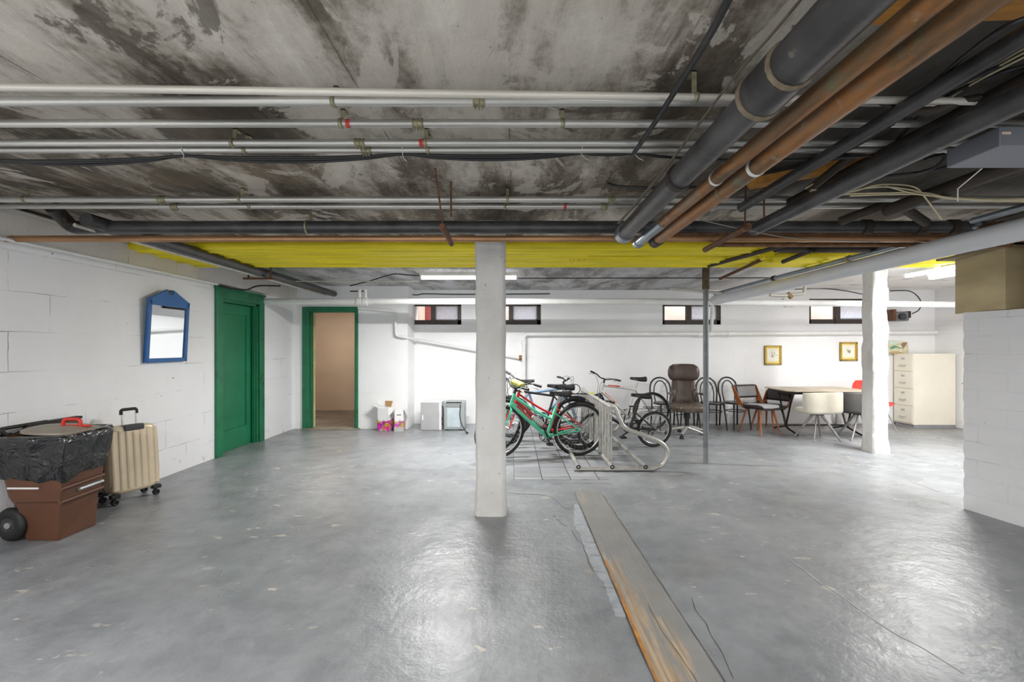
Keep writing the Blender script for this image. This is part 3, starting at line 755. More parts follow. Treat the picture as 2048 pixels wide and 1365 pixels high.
for px, lb in ((902, 'thin rusty rod dangling right of the chain rod'), (1528, 'thin rusty rod above the thick iron pipe at right')):
    p = W(px, 440, 2.85)
    tag(MB().tube([p + Vector((0, 0, .02)), (p.x, p.y, H)], .006, 6).build('hanger_rod', m_rust), lb, 'rod')
for px, py0, py1, Y in ((478, 483, 560, 5.3), ):
    t = thing('pipe_bracket', 'rusty bracket holding the dark pipe near the closed green door', 'bracket', (-3.0, 5.5, 2.24))
    mb = MB(); mb.cbox((-.1, 0, 0), (.36, .04, .02)); mb.cbox((.05, 0, .10), (.015, .02, .2)); mb.cbox((-.22, 0, .10), (.015, .02, .2)); mb.build('bar', m_rust, t)

# diagonal dark pipes under the yellow bundle, right of centre
tag(MB().tube([W(1418, 532, 5.2), W(1590, 485, 3.9)], .022, 10).build('iron_pipe', m_ironb), 'dark pipe slanting from the top of the support pole to the right', 'pipe')
tag(MB().tube([W(1440, 558, 5.6), W(1530, 517, 4.75)], .018, 10).build('iron_pipe', m_rust), 'short rusty pipe slanting behind the top of the support pole', 'pipe')
tag(MB().tube([W(1566, 524, 4.7), W(1628, 499, 4.2)], .022, 8).build('iron_bar', m_ironb), 'dark iron bar slanting below the yellow pipes', 'bar')
# timber planks and grey box in the upper right
m_timber = M('orange_timber', (196, 138, 62), .65, var=.25, scale=4, stretch=(1, 9, 9), local=False)
tag(MB().box((0, 0, 0), (1.25, .22, .028), Matrix.Translation((1.10, 1.20, 2.415)) @ Matrix.Rotation(R_(-3), 4, 'Z')).build('timber_plank', m_timber, bevel=.002), 'orange timber plank fixed to the ceiling at the upper right corner', 'plank')
tag(MB().box((0, 0, 0), (.75, .09, .045), Matrix.Translation((1.42, 2.72, 2.375)) @ Matrix.Rotation(R_(-38), 4, 'Z')).build('timber_plank', m_timber, bevel=.002), 'long orange timber plank lying askew above the black iron pipe', 'plank')
t = thing('junction_box', 'grey metal junction box with a cream sticker at the right edge of the ceiling', 'box', (2.13, 1.9, 2.2))
MB().cbox((0, 0, .04), (.38, .22, .08)).build('body', M('grey_metal_box', (138, 142, 150), .5, .4, var=.08), t, bevel=.004)
MB().cbox((-.165, -.111, .052), (.035, .003, .010)).build('sticker', M('cream_sticker', (228, 205, 180), .6), t)
MB().tube([(-.03, .11, .0), (-.05, .2, -.06), (-.05, .2, -.12)], .003, 5).build('wire', m_zip, t)

# cables
def cable(label, pts, r=.006, mat=None, name='cable', n=8, group=None):
    return tag(MB().tube(smooth_path(pts, n), r, 6).build(name, mat or m_cable), label, 'cable', group)
ZC = 2.33
def cp(px, py, dY=0): Y = Yat(316, ZC) + dY; return W(px, py, Y)
for k, (sag, lb) in enumerate(((2, 'uppermost'), (6, 'middle'), (11, 'lowest'))):
    pts = []
    ties = [(-30, 320), (372, 312), (806, 309), (1162, 307), (1268, 307)]
    for i in range(len(ties) - 1):
        (x0, y0), (x1, y1) = ties[i], ties[i + 1]
        for j in range(6):
            t_ = j / 6; s_ = 4 * t_ * (1 - t_)
            pts.append(cp(x0 + (x1 - x0) * t_, y0 + (y1 - y0) * t_ + s_ * (sag * (1 if i < 3 else .2) + (3 if i < 2 else 1)), .008 * k))
    pts += [cp(1268, 307, .008 * k), cp(1330, 314, .01 * k), cp(1460, 320, .01 * k), cp(1640, 318, .01 * k), cp(1830, 305, .02 * k)]
    cable('black cable tied under the ceiling conduits, ' + lb + ' of the three sagging strands', pts, .007, group='sagging black cables')
for px, py, lb in ((370, 310, 'leftmost'), (806, 307, 'second from the left'), (1162, 305, 'third from the left'), (1268, 305, 'rightmost')):
    p = cp(px, py); mb = MB(); mb.torus((p.x, p.y, p.z + .02), (1, .1, 0), .028, .0022, 18, 5); mb.tube([p + Vector((0, -.01, -.01)), p + Vector((.012, -.03, -.04)), p + Vector((.03, -.05, -.06))], .0016, 5)
    tag(mb.build('cable_tie', m_zip), 'white cable tie around the black cables, ' + lb, 'cable tie', 'white cable ties')
cable('thick black cable hanging in a long line from the cable ties to the top edge', [W(1268, 306, 2.12), W(1310, 245, 1.8), W(1370, 150, 1.45), W(1425, 60, 1.15), W(1475, -40, .98)], .010)
for k in range(3):
    cable('thin cable running along the thick black overhead pipe, strand %s' % ('nearest the pipe', 'in the middle', 'farthest from the pipe')[k],
      [Vector((.715 - .006 * k, 3.0, 2.225)), Vector((.722 - .004 * k, 2.2, 2.235)), Vector((.70, 1.45, 2.25)), Vector((.71, 1.15, 2.255)), Vector((.70, .4, 2.26))], .004, M('grey_brown_cable', (96, 88, 74), .6), group='cables along the black pipe')
rnd = random.Random(3)
lbs = ['lying highest', 'arching over', 'sagging lowest', 'running on to the right edge', 'drooping onto the iron pipe', 'coiled at the left end', 'crossing the others']
paths = [
 [(1622, 380), (1680, 383), (1760, 374), (1820, 380), (1880, 395), (1960, 400), (2060, 402)],
 [(1640, 384), (1700, 384), (1750, 371), (1790, 369), (1830, 375), (1850, 395), (1884, 440)],
 [(1622, 390), (1700, 388), (1780, 386), (1850, 386), (1900, 396), (1980, 402), (2060, 403)],
 [(1700, 392), (1790, 389), (1860, 390), (1930, 399), (2060, 398)],
 [(1770, 372), (1830, 388), (1890, 394), (1990, 400), (2060, 405)],
 [(1610, 378), (1640, 360), (1675, 345), (1690, 338)],
 [(1620, 384), (1650, 352), (1695, 340), (1712, 330)]]
for k, pp in enumerate(paths):
    cable('thin tan cable in the tangle at the upper right, ' + lbs[k], [W(x, y, 2.5 + rnd.uniform(-.04, .04)) for x, y in pp], .0042, m_tan_cable, group='tan cables in the upper right')
bl = ['beside the timber plank', 'crossing the silver conduits', 'running into the right corner', 'below the plank', 'looping near the junction box', 'highest in the corner']
bp = [[(1215, 367, 2.6), (1240, 373, 2.6), (1320, 376, 2.5), (1420, 372, 2.4), (1500, 360, 2.3)],
      [(1640, 330, 2.2), (1760, 265, 1.95), (1830, 215, 1.8), (1960, 150, 1.6), (2060, 110, 1.5)],
      [(1780, 300, 2.2), (1830, 240, 1.95), (1900, 190, 1.75), (1990, 150, 1.6), (2060, 130, 1.55)],
      [(1700, 360, 2.4), (1800, 350, 2.3), (1880, 338, 2.2), (1960, 310, 2.1), (2060, 290, 2.0)],
      [(1820, 350, 2.3), (1870, 335, 2.15), (1890, 310, 2.1), (1850, 318, 2.1)],
      [(1840, 190, 1.7), (1920, 120, 1.45), (2000, 60, 1.25), (2070, 30, 1.2)]]
for k, pp in enumerate(bp):
    cable('dark cable at the upper right, ' + bl[k], [W(*q) for q in pp], .008, m_cable, group='dark cables in the upper right')
for k in range(3):
    cable('pale cable slanting up to the right corner, ' + ('lowest', 'middle', 'highest')[k], [W(1880 + 4 * k, 208 - 5 * k, 1.8), W(1950, 165 - 6 * k, 1.65), W(2060, 108 - 9 * k, 1.45)], .004, m_tan_cable, group='pale cables in the right corner')
cable('black wire drooping along the ceiling left of the strip light', [W(700, 572, 6.6), W(740, 562, 6.5), W(785, 549, 6.4), W(810, 550, 6.45), W(842, 552, 6.48)], .008)
cable('black wire along the ceiling above the leftmost windows', [W(700, 583, 7.6), W(770, 583, 7.9), W(830, 590, 8.1), W(850, 588, 8.1), W(930, 589, 8.1), W(1100, 588, 8.1)], .009)
cable('black cable curving down the wall right of the lumpy column', [W(1780, 582, 7.9), W(1815, 582, 7.9), W(1832, 590, 7.9), W(1842, 605, 7.9), W(1838, 620, 7.9), W(1824, 628, 7.9)], .009)
cable('thin cable on the ceiling above the rightmost window', [W(1590, 579, 8.1), W(1640, 577, 8.0), W(1690, 582, 8.15), W(1730, 590, 8.22)], .008)
cable('long thin wire crossing in front of the thick iron pipe at right', [W(1400, 440, 2.9), W(1500, 462, 2.95), W(1600, 478, 3.0), W(1760, 484, 3.1)], .0035, M('pale_wire', (150, 146, 138), .5, .3))
depth = 5.75
tag(MB().tube([W(560, 563, 6.2), W(840, 563, 6.2)], .006, 8).build('conduit', m_cond_l), 'thin pale conduit on the ceiling left of the strip light', 'pipe')
tag(MB().tube([W(1020, 557, 6.1), W(1560, 556, 6.1)], .007, 8).build('conduit', m_ironb), 'thin dark conduit on the ceiling behind the support pole', 'pipe')
# white pipes at the back
t = thing('water_pipe', 'long straight white pipe crossing in front of the basement windows', 'pipe', (2.0, 6.78, 2.09))
MB().tube([(-5.72, 0, 0), (0, 0, .0), (4.9, 0, -.05)], .047, 14).build('tube', m_white_pipe, t)
for px in (719, 731):
    x = (px - CX) / F * 6.78 - 2.0
    MB().cyl((x - .03, 0, -.0), (x + .03, 0, -.0), .062, n=14).build('collar', m_white_pipe, t)
    MB().cyl((x, 0, .04), (x, 0, .18), .025, n=10).build('branch', m_white_pipe, t)
t = thing('water_pipe', 'white pipe stepping down the wall right of the open doorway', 'pipe', (-2.5, 7.6, 1.4))
pts = [W(716, 616, YA - .06), W(790, 623, YA - .06), W(792, 672, YA - .06), W(812, 675, YA - .06), W(838, 681, YB - .10), W(1046, 718, YB - .06)]
T = Matrix.Translation((2.5, -7.6, -1.4))
MB().tube(round_corners(pts, .05), .024, 10).xf(T).build('tube', m_white_pipe, t)
MB().cyl(W(1038, 716, YB - .06), W(1052, 716, YB - .06), .045, n=10).xf(T).build('brass_valve', M('brown_brass', (140, 100, 70), .5, .4), t)
t = thing('heating_pipe', 'white pipe low along the back wall turning down to the floor behind the bicycles', 'pipe', (.2, YB - .1, 0))
T = Matrix.Translation((-.2, -YB + .1, 0)); Yp = YB - .10
MB().tube(round_corners([(.215, Yp, .02), (.215, Yp, zz(669, Yp)), W(1460, 668, Yp), W(1873, 665, Yp)], .08), .036, 12).xf(T).build('tube', m_white_pipe, t)
for p0, p1 in (((.215, Yp, zz(690, Yp)), (.215, Yp, zz(682, Yp))), (W(1455, 668, Yp), W(1466, 668, Yp)), (W(1395, 669, Yp), W(1425, 669, Yp))):
    MB().cyl(p0, p1, .048, n=12).xf(T).build('collar', m_white_pipe, t)
tag(MB().tube(round_corners([W(1423, 664, Yp), W(1424, 625, Yp), W(1424, 607, 7.4), W(1424, 596, 6.9)], .06), .032, 10).build('water_pipe', m_white_pipe), 'short white riser pipe behind the support pole', 'pipe')
tag(MB().tube([W(1340, 578, 7.4), W(1455, 588, 7.3), W(1500, 580, 6.9)], .024, 10).build('conduit', m_cond_l), 'pale conduit on the ceiling left of the support pole top', 'pipe')
t = thing('valve_cluster', 'white and brown pipe valves hanging under the ceiling before the rightmost window', 'valve', W(1570, 595, 6.9))
o = W(1570, 595, 6.9)
def rel(px, py, dy=0): return W(px, py, 6.9 + dy) - o
MB().tube(round_corners([rel(1540, 590), rel(1560, 592), rel(1580, 590), rel(1600, 588), rel(1608, 588), rel(1610, 574)], .04), .026, 10).build('pipe', m_cond_l, t)
MB().tube([rel(1566, 598), rel(1572, 608)], .028, 8).build('branch', m_cond_l, t)
MB().cyl(rel(1575, 587), rel(1583, 596), .035, n=10).build('valve_body', M('dull_brass', (150, 128, 88), .5, .3), t)
MB().cyl(rel(1572, 609) + Vector((-.02, 0, 0)), rel(1584, 609), .048, n=12).build('clamp', m_white_pipe, t)
tag(MB().tube([W(1773, 612, 6.8), W(1773, 576, 6.8)], .028, 10).build('water_pipe', m_white_pipe), 'short white pipe dropping from the ceiling right of the lumpy column', 'pipe')
# boxed duct on the near right wall
m_duct = NT('tan_board'); p = m_duct.P()
m_duct.color(m_duct.ramp(m_duct.noise(m_duct.mapping(p, scale=(1, 1, 2.5)), 2.2, 6), [(.3, lin((176, 160, 126))), (.7, lin((206, 188, 146)))])); m_duct.rough(.6); m_duct = m_duct.m
t = thing('duct_box', 'tan boxed in duct resting on top of the near right wall', 'box', (4.2, 3.8, 1.705))
mb = MB()
def rp(x, y, z): return Vector((x - 4.2, y - 3.8, z - 1.705))
mb.prism([rp(3.945, 3.60, 1.705), rp(4.075, 4.14, 1.705), rp(4.28, 4.14, 1.705), rp(4.28, 3.60, 1.705)], (0, 0, .50)); mb.build('body', m_duct, t, bevel=.004)
MB().box(rp(3.92, 3.57, 2.195), rp(4.28, 4.16, 2.215)).build('edge_trim', M('tan_edge', (150, 134, 104), .6), t)
tag(MB().box((3.95, 3.45, 2.24), (4.5, 4.1, 2.44)).build('concrete_beam', M('blackened_concrete', (98, 94, 90), .8, var=.5, scale=6, bump=.5, local=False)), 'sooty concrete beam end above the tan boxed duct', 'beam')
# grey motor on the far wall
t = thing('wall_motor', 'small grey metal fan motor on the back wall right of the lumpy column', 'motor', W(1797, 640, YB - .12))
MB().cbox((0, 0, .06), (.26, .16, .17)).build('housing', M('grey_cast_metal', (128, 130, 132), .5, .5, var=.3, scale=20), t, bevel=.02)
MB().cyl((-.02, -.08, .05), (-.02, -.13, .05), .06, n=14).build('drum', M('dark_cast_metal', (78, 80, 82), .5, .5, var=.3, scale=20), t)
MB().cbox((.13, -.02, .09), (.05, .12, .12)).build('bracket', m_ironb, t)
MB().cbox((-.15, 0, .08), (.05, .2, .2)).build('side_plate', m_rust, t)
# ------------------------------------------------------------------ mirror
mr = thing('wall_mirror', 'blue framed mirror with a peaked top hanging on the left wall', 'mirror', (XL + .012, 4.845, 1.245), rot=(0, R_(3.2), 0))
m_blue = M('blue_frame_paint', (42, 98, 158), .45, var=.12, scale=8)
w2, hs, hp, fw = .285, .655, .775, .04
outer = [(0, -w2, 0), (0, w2, 0), (0, w2, hs), (0, .035, hp), (0, .02, hp - .03), (0, -.02, hp - .03), (0, -.035, hp), (0, -w2, hs)]
mb = MB()
mb.box((0, -w2, 0), (.03, -w2 + fw, hs)); mb.box((0, w2 - fw, 0), (.03, w2, hs)); mb.box((0, -w2, 0), (.03, w2, fw)); mb.box((0, -w2, hs - .06), (.03, w2, hs))
mb.prism([(0, -w2, hs), (0, w2, hs), (0, .04, hp), (0, .03, hp - .05), (0, -.03, hp - .05), (0, -.04, hp)], (.03, 0, 0))
mb.build('frame', m_blue, mr, bevel=.004)
mm = NT('mirror_glass'); mm.b.inputs['Metallic'].default_value = 1; mm.rough(.02); mm.color((.9, .92, .93, 1)); mm.noise(mm.P(), 2)
MB().box((.012, -w2 + fw, fw), (.016, w2 - fw, hs - .06)).build('glass', mm.m, mr)
MB().sphere((.02, 0, hp - .035), (.012, .028, .035)).build('finial', M('dark_green_finial', (36, 70, 70), .4), mr)

# ------------------------------------------------------------------ brown wheeled bin
m_binb = M('brown_plastic', (92, 58, 39), .5, var=.14, scale=5, bump=.1)
bo = Vector((-3.38, 3.42, 0))
bn = thing('wheeled_bin', 'brown plastic wheeled bin with a black bag over its rim, by the left wall', 'bin', bo)
bot = [Vector(p) - bo for p in ((-3.60, 3.30, .03), (-3.50, 3.25, .0), (-3.28, 3.25, .0), (-3.275, 3.54, .0), (-3.40, 3.62, 0), (-3.62, 3.60, .03))]
topp = [Vector(p) - bo for p in ((-3.66, 3.20, .76), (-3.60, 3.15, .76), (-3.17, 3.18, .76), (-3.25, 3.58, .76), (-3.30, 3.64, .76), (-3.68, 3.62, .76))]
def lerp_ring(t, grow=0):
    r = [a.lerp(b, t) for a, b in zip(bot, topp)]; c = sum(r, Vector()) / len(r)
    return [p + (Vector((p.x - c.x, p.y - c.y, 0))).normalized() * grow for p in r]
rings = [lerp_ring(0), lerp_ring(.3), lerp_ring(.38), lerp_ring(.385, .018), lerp_ring(.97, .018), lerp_ring(.975, .035), lerp_ring(1.0, .035), lerp_ring(1.0, -.02), lerp_ring(.85, -.03)]
mb = MB().loft(rings, True, True, False); mb.build('body', m_binb, bn, bevel=.008)
# catch bar in its recess on the front
a = lerp_ring(.45, .024)
p0, p1 = a[2], a[3]
MB().tube([p0.lerp(p1, .40), p0.lerp(p1, .98)], .013, 10).build('catch_bar', M('steel_bar', (205, 208, 212), .3, .8), bn)
mb = MB()
for z in (.51, .38):
    b_ = lerp_ring(z, .020); mb.tube([b_[2], b_[3]], .016, 6)
mb.build('recess_rib', m_binb, bn)
wh = Vector((-3.60, 3.24, .125)) - bo
for s, (dx, dy) in enumerate(((0, 0), (.02, .40))):
    c_ = wh + Vector((dx, dy, 0))
    tw = MB().torus(c_, (0.12, 1, 0), .080, .036, 32, 10, squash=(1.15, .9)).build('wheel', m_dark, bn)
    MB().cyl(c_ + Vector((0, -.02, 0)), c_ + Vector((0, .02, 0)), .062, n=20).build('wheel_disc', M('dark_grey_plastic', (52, 52, 54), .5), tw)
    MB().cyl(c_ + Vector((0, -.035, 0)), c_ + Vector((0, -.02, 0)), .022, n=12).build('hub_cap', M('steel_cap', (170, 170, 172), .4, .7), tw)
MB().cyl(wh, wh + Vector((.02, .40, 0)), .012, n=8).build('axle', m_dark, bn)
# handle along the wall side
MB().tube(round_corners([topp[0] + Vector((.0, .06, .0)), topp[0] + Vector((-.02, .03, .05)), topp[5] + Vector((-.02, -.03, .05)), topp[5] + Vector((0, -.06, 0))], .04), .014, 8).build('handle', m_dark, bn)
MB().box(lerp_ring(.53, .022)[1] + Vector((-.0, -.003, -.006)), lerp_ring(.53, .022)[1] + Vector((.22, .004, .006))).build('white_label', M('white_label', (225, 225, 225), .6), bn)
# bag
bag = MB(); rings = []
mat_bag = NT('black_plastic_film'); mat_bag.color(lin((24, 25, 28))); mat_bag.rough(.16); mat_bag.b.inputs['Specular IOR Level'].default_value = .8
pb = mat_bag.P(); mat_bag.bump(mat_bag.noise(mat_bag.mapping(pb, scale=(1, 1, 1.3)), 4.5, 3, .5, 1.4), .7, .07); mat_bag = mat_bag.m
N = 120
def around(ring, u):
    L = [(ring[(k + 1) % len(ring)] - ring[k]).length for k in range(len(ring))]; tot = sum(L); d = u * tot
    for k in range(len(ring)):
        if d <= L[k]: return ring[k].lerp(ring[(k + 1) % len(ring)], d / L[k])
        d -= L[k]
    return ring[0]
prof = [(.80, -.03), (.90, -.03), (1.0, -.012), (1.02, .02), (1.015, .05), (.99, .062), (.93, .050), (.86, .046), (.78, .044), (.72, .044), (.67, .042), (.64, .038), (.615, .034), (.60, .028)]
for i, (t_, g_) in enumerate(prof):
    r = lerp_ring(min(t_, 1)); rg = []
    if t_ > 1: r = [p + Vector((0, 0, (t_ - 1) * .8)) for p in r]
    c = sum(r, Vector()) / len(r)
    for k in range(N):
        p = around(r, k / N); d = Vector((p.x - c.x, p.y - c.y, 0)).normalized()
        amp = .015 * min(1, max(0, i - 2) / 4)
        th = k / N * 2 * PI
        f = mnoise.noise(Vector((math.cos(th) * 3.2, math.sin(th) * 3.2, p.z * 4))) * amp * 1.2 + mnoise.noise(Vector((math.cos(th) * 9 + p.z * 5, math.sin(th) * 9, p.z * 6))) * amp
        dz = mnoise.noise(Vector((math.cos(th) * 2, math.sin(th) * 2, 7))) * .05 * max(0, i - 7) / 6
        rg.append(p + d * (g_ + f) + Vector((0, 0, dz)))
    rings.append(rg)
bag.loft(rings, True, False, True)
bg_o = bag.xf(Matrix.Translation(bo)).build('bin_bag', mat_bag); tag(bg_o, 'glossy black plastic bag folded over the rim of the brown bin', 'bag')
lid = thing('round_lid', 'round grey lid with a red handle lying on the brown bin', 'lid', (-3.40, 3.42, .772), rot=(R_(-4), R_(3), 0))
mb = MB(); prof = [(.0, .045), (.06, .044), (.14, .036), (.20, .020), (.225, .008), (.232, .0), (.232, -.012)]
rings = [[Vector((r * math.cos(2 * PI * k / 36), r * math.sin(2 * PI * k / 36), z)) for k in range(36)] for r, z in [(max(r, .004), z) for r, z in prof]]
mb.loft(rings, True, True, True); mb.build('disc', M('dull_grey_lid', (150, 142, 130), .5, .2, var=.15), lid)
m_redp = M('red_plastic', (208, 48, 36), .4, var=.08)
MB().tube(round_corners([(.04, -.06, .04), (.045, -.06, .09), (.13, -.02, .09), (.135, -.02, .03)], .03), .013, 8).build('handle', m_redp, lid)
MB().cbox((.09, -.04, .038), (.16, .05, .016), Matrix.Rotation(R_(20), 4, 'Z')).build('handle_base', m_redp, lid, bevel=.006)
bx = thing('board', 'dark hinged part of the brown bin, upright behind it at the left wall', 'board', (-3.70, 3.62, 0))  # hinged part of the bin, built as an upright panel
MB().cbox((0, 0, .40), (.03, .42, .80)).build('panel', M('brown_hinged_panel', (92, 62, 44), .6), bx, bevel=.004)
MB().box((-.02, -.22, .795), (.035, .22, .815)).build('top_edge', m_dark, bx)

# ------------------------------------------------------------------ suitcase
sd = Vector((.37, .93, 0)).normalized()
yaw = math.atan2(sd.y, sd.x)
sx = thing('suitcase', 'beige hard shell suitcase with raised handle, standing right of the brown bin', 'suitcase', (-3.53, 4.16, 0), rot=Matrix.Rotation(yaw, 4, 'Z').to_euler())
m_champ = M('champagne_shell', (204, 188, 162), .38, .15, var=.08, scale=4)
# local x along the front face, local -y is the front (towards the viewer)
w2, dp, z0, z1 = .205, .115, .075, .68
tilt = Matrix.Rotation(R_(-5), 4, 'X')
def srings(y0, y1, ribs):
    mb = MB(); n = 72; out = []
    def ringpt(s_, y, inset):
        pts = []
        hw, hh, r = w2 - inset, (z1 - z0) / 2 - inset, .05
        cz = (z0 + z1) / 2
        for k in range(n):
            a = 2 * PI * k / n; c, s2 = math.cos(a), math.sin(a)
            e = 6; q = (abs(c) ** e + abs(s2) ** e) ** (-1 / e)
            pts.append(Vector((c * q * hw, y, cz + s2 * q * hh)))
        return pts
    prof = [(y0, .0), (y0 + (y1 - y0) * .80, 0.0), (y0 + (y1 - y0) * .95, .010), (y1, .028)]
    return mb.loft([ringpt(0, y, i) for y, i in prof], True, True, True)
mb = srings(0.0, -dp, 1); mb.xf(tilt); mb.build('front_shell', m_champ, sx)
mb = srings(0.006, dp, 1); mb.xf(tilt); mb.build('back_shell', m_champ, sx)
mb = MB()
for k in range(7):
    x = -.168 + k * .056
    mb.tube([(x, -dp + .018, z0 + .04), (x, -dp + .018, z1 - .04)], [.026, .026], 12)
mb.xf(tilt).build('rib', m_champ, sx)
mb = MB(); mb.loft([[Vector((c * (abs(c) ** 6 + abs(s_) ** 6) ** (-1 / 6) * (w2 + .001), y, .3775 + s_ * (abs(c) ** 6 + abs(s_) ** 6) ** (-1 / 6) * .3035)) for c, s_ in [(math.cos(2 * PI * k / 72), math.sin(2 * PI * k / 72)) for k in range(72)]] for y in (-.003, .010)], True, False, True)
mb.xf(tilt).build('zip', m_dark, sx)
for s in (-1, 1): MB().cyl((s * .055, -.05, z1 - .02), (s * .055, -.05, z1 + .13), .008, n=8).xf(tilt).build('telescopic_rod', M('bright_rods', (215, 216, 218), .3, .6), sx)
mb = MB(); mb.tube(round_corners([(-.062, -.05, z1 + .10), (-.062, -.05, z1 + .145), (.062, -.05, z1 + .145), (.062, -.05, z1 + .10)], .02), .014, 8); mb.xf(tilt).build('grip', m_dark, sx)
mb = MB(); mb.cbox((0, -.085, z1 - .022), (.16, .09, .055)); mb.xf(tilt).build('handle_housing', M('charcoal_plastic', (48, 48, 50), .5), sx, bevel=.01)
mb = MB(); mb.tube(round_corners([(-w2 - .0, -.03, .30), (-w2 - .03, -.03, .31), (-w2 - .03, -.03, .46), (-w2, -.03, .47)], .02), .011, 8); mb.xf(tilt).build('side_handle', m_dark, sx)
for ax, ay in ((-.165, -.09), (.165, -.09), (-.165, .09), (.165, .09)):
    cs = MB().cbox((ax, ay, .078), (.07, .05, .035)).build('caster', m_dark, sx, bevel=.006)
    MB().torus((ax - .0, ay - .012, .027), (0, 1, 0), .019, .008, 18, 8).build('wheel', m_dark, cs)
    MB().torus((ax - .0, ay + .012, .027), (0, 1, 0), .019, .008, 18, 8).build('wheel', m_dark, cs)
    MB().cyl((ax, ay, .022), (ax, ay, .07), .008, n=8).build('stem', m_dark, cs)

# ------------------------------------------------------------------ small boxes by the back wall
m_card = M('brown_cardboard', (178, 138, 92), .8)
def mat_carton(name, bands):
    t = NT(name); p = t.P(True); s = t.sep(p)
    v = t.n('ShaderNodeTexVoronoi'); t.l(p, v.inputs['Vector']); v.inputs['Scale'].default_value = 19
    hsv = t.n('ShaderNodeHueSaturation'); hsv.inputs['Saturation'].default_value = 1.6; hsv.inputs['Value'].default_value = .9; t.l(v.outputs['Color'], hsv.inputs['Color'])
    warm = t.mix(.45, hsv.outputs[0], lin(bands))
    edge = t.math('ADD', s[2], t.math('MULTIPLY', t.noise(p, 12, 3), .12))
    k = t.grey(edge, .235, .25, 1, 0)
    t.color(t.mix(k, lin((236, 236, 236)), warm)); t.rough(.45); return t.m
def carton(label, x, y, wd, dp, h, yaw, mat, flaps, base=None):
    t = thing('carton', label, 'box', (x, y, 0), yaw)
    mb = MB(); th = .006
    mb.box((-wd / 2, -dp / 2, 0), (wd / 2, -dp / 2 + th, h)); mb.box((-wd / 2, dp / 2 - th, 0), (wd / 2, dp / 2, h)); mb.box((-wd / 2, -dp / 2, 0), (-wd / 2 + th, dp / 2, h)); mb.box((wd / 2 - th, -dp / 2, 0), (wd / 2, dp / 2, h)); mb.box((-wd / 2, -dp / 2, 0), (wd / 2, dp / 2, th))
    mb.build('body', mat, t)
    for (s, ang, m) in flaps:
        if s == 'l': MB().box((-.12 * 1, -dp / 2, 0), (0, dp / 2, .004), Matrix.Translation((-wd / 2, 0, h)) @ Matrix.Rotation(R_(ang), 4, 'Y')).build('flap', m, t)
        if s == 'r': MB().box((0, -dp / 2, 0), (.10, dp / 2, .004), Matrix.Translation((wd / 2, 0, h)) @ Matrix.Rotation(R_(-ang), 4, 'Y')).build('flap', m, t)
        if s == 'b': MB().prism([(-.05, 0, 0), (.05, 0, 0), (.07, 0, .10), (-.07, 0, .10)], (0, .004, 0)).xf(Matrix.Translation((0, dp / 2, h)) @ Matrix.Rotation(R_(ang), 4, 'X')).build('flap', m, t)
    if base: MB().box((-wd / 2 - .004, -dp / 2 - .006, 0), (wd / 2 + .004, -dp / 2 - .001, .075)).build('base_band', base, t)
    return t
m_wcard = M('white_grey_card', (205, 205, 206), .6)
c1 = carton('white carton with colourful fruit print and a brown open flap, left of two', (771 - CX) / F * 7.58, 7.58, .19, .19, .385, R_(-14), mat_carton('fruit_print_a', (230, 60, 60)), [('l', 25, m_wcard), ('b', -12, m_card)])
c2 = carton('narrow white carton with orange fruit print and a grey base', (800 - CX) / F * 7.56, 7.56, .15, .18, .36, R_(3), mat_carton('fruit_print_b', (240, 130, 60)), [('l', -50, m_wcard), ('r', -55, m_wcard)], M('grey_card_base', (176, 178, 176), .6))
# letters-like dark print on the second carton
MB().cbox((0, -.0915, .275), (.075, .002, .012)).build('print', M('dark_print', (60, 60, 64), .6), c2)
t = thing('metal_cabinet', 'low light grey cabinet with a flat door and white handle beside the cartons', 'cabinet', ((862 - CX) / F * 7.58, 7.78, 0))
MB().box((-.175, -.19, 0), (.175, .18, .475)).build('body', M('white_enamel', (222, 222, 222), .4), t, bevel=.006)
dr = MB().box((-.17, -.205, .004), (.135, -.19, .47)).build('door', M('light_grey_sheet', (178, 178, 180), .45, .2, var=.06), t, bevel=.003)
MB().box((-.150, -.215, .17), (-.128, -.205, .26)).build('door_handle', m_white_pipe, dr)
MB().tube(smooth_path([(.18, -.10, .40), (.20, -.15, .25), (.17, -.17, .15), (.19, -.16, .08)]), .008, 6).build('cord', m_dark, t)
t = thing('heater', 'grey metal radiant heater with a black cord, between the low cabinet and the middle column', 'heater', ((909 - CX) / F * 7.58, 7.74, 0))
m_hs = M('grey_green_metal', (164, 172, 172), .45, .3, var=.05)
MB().box((-.175, -.16, .012), (.165, .14, .475)).build('body', m_hs, t, bevel=.005)
MB().box((-.125, -.168, .05), (.10, -.16, .375)).build('front_panel', M('pale_blue_grey_panel', (188, 200, 206), .4, .2), t, bevel=.003)
MB().box((-.155, -.168, .395), (.125, -.16, .455)).build('control_panel', M('control_strip', (150, 154, 154), .4, .4, var=.4, scale=60), t)
for x in (-.12, .09):
    MB().box((x - .025, -.17, .0), (x + .025, -.12, .018)).build('foot', m_dark, t)
MB().box((-.14, -.17, .462), (.12, -.15, .476)).build('top_rail', m_dark, t)
MB().tube(smooth_path([(.10, -.17, .44), (.095, -.2, .25), (.13, -.22, .11), (.19, -.30, .03), (.24, -.40, .01), (.245, -.42, .01)]), .007, 6).build('cord', m_dark, t)
MB().cbox((.24, -.44, .012), (.04, .03, .022)).build('plug', m_dark, t, bevel=.004)

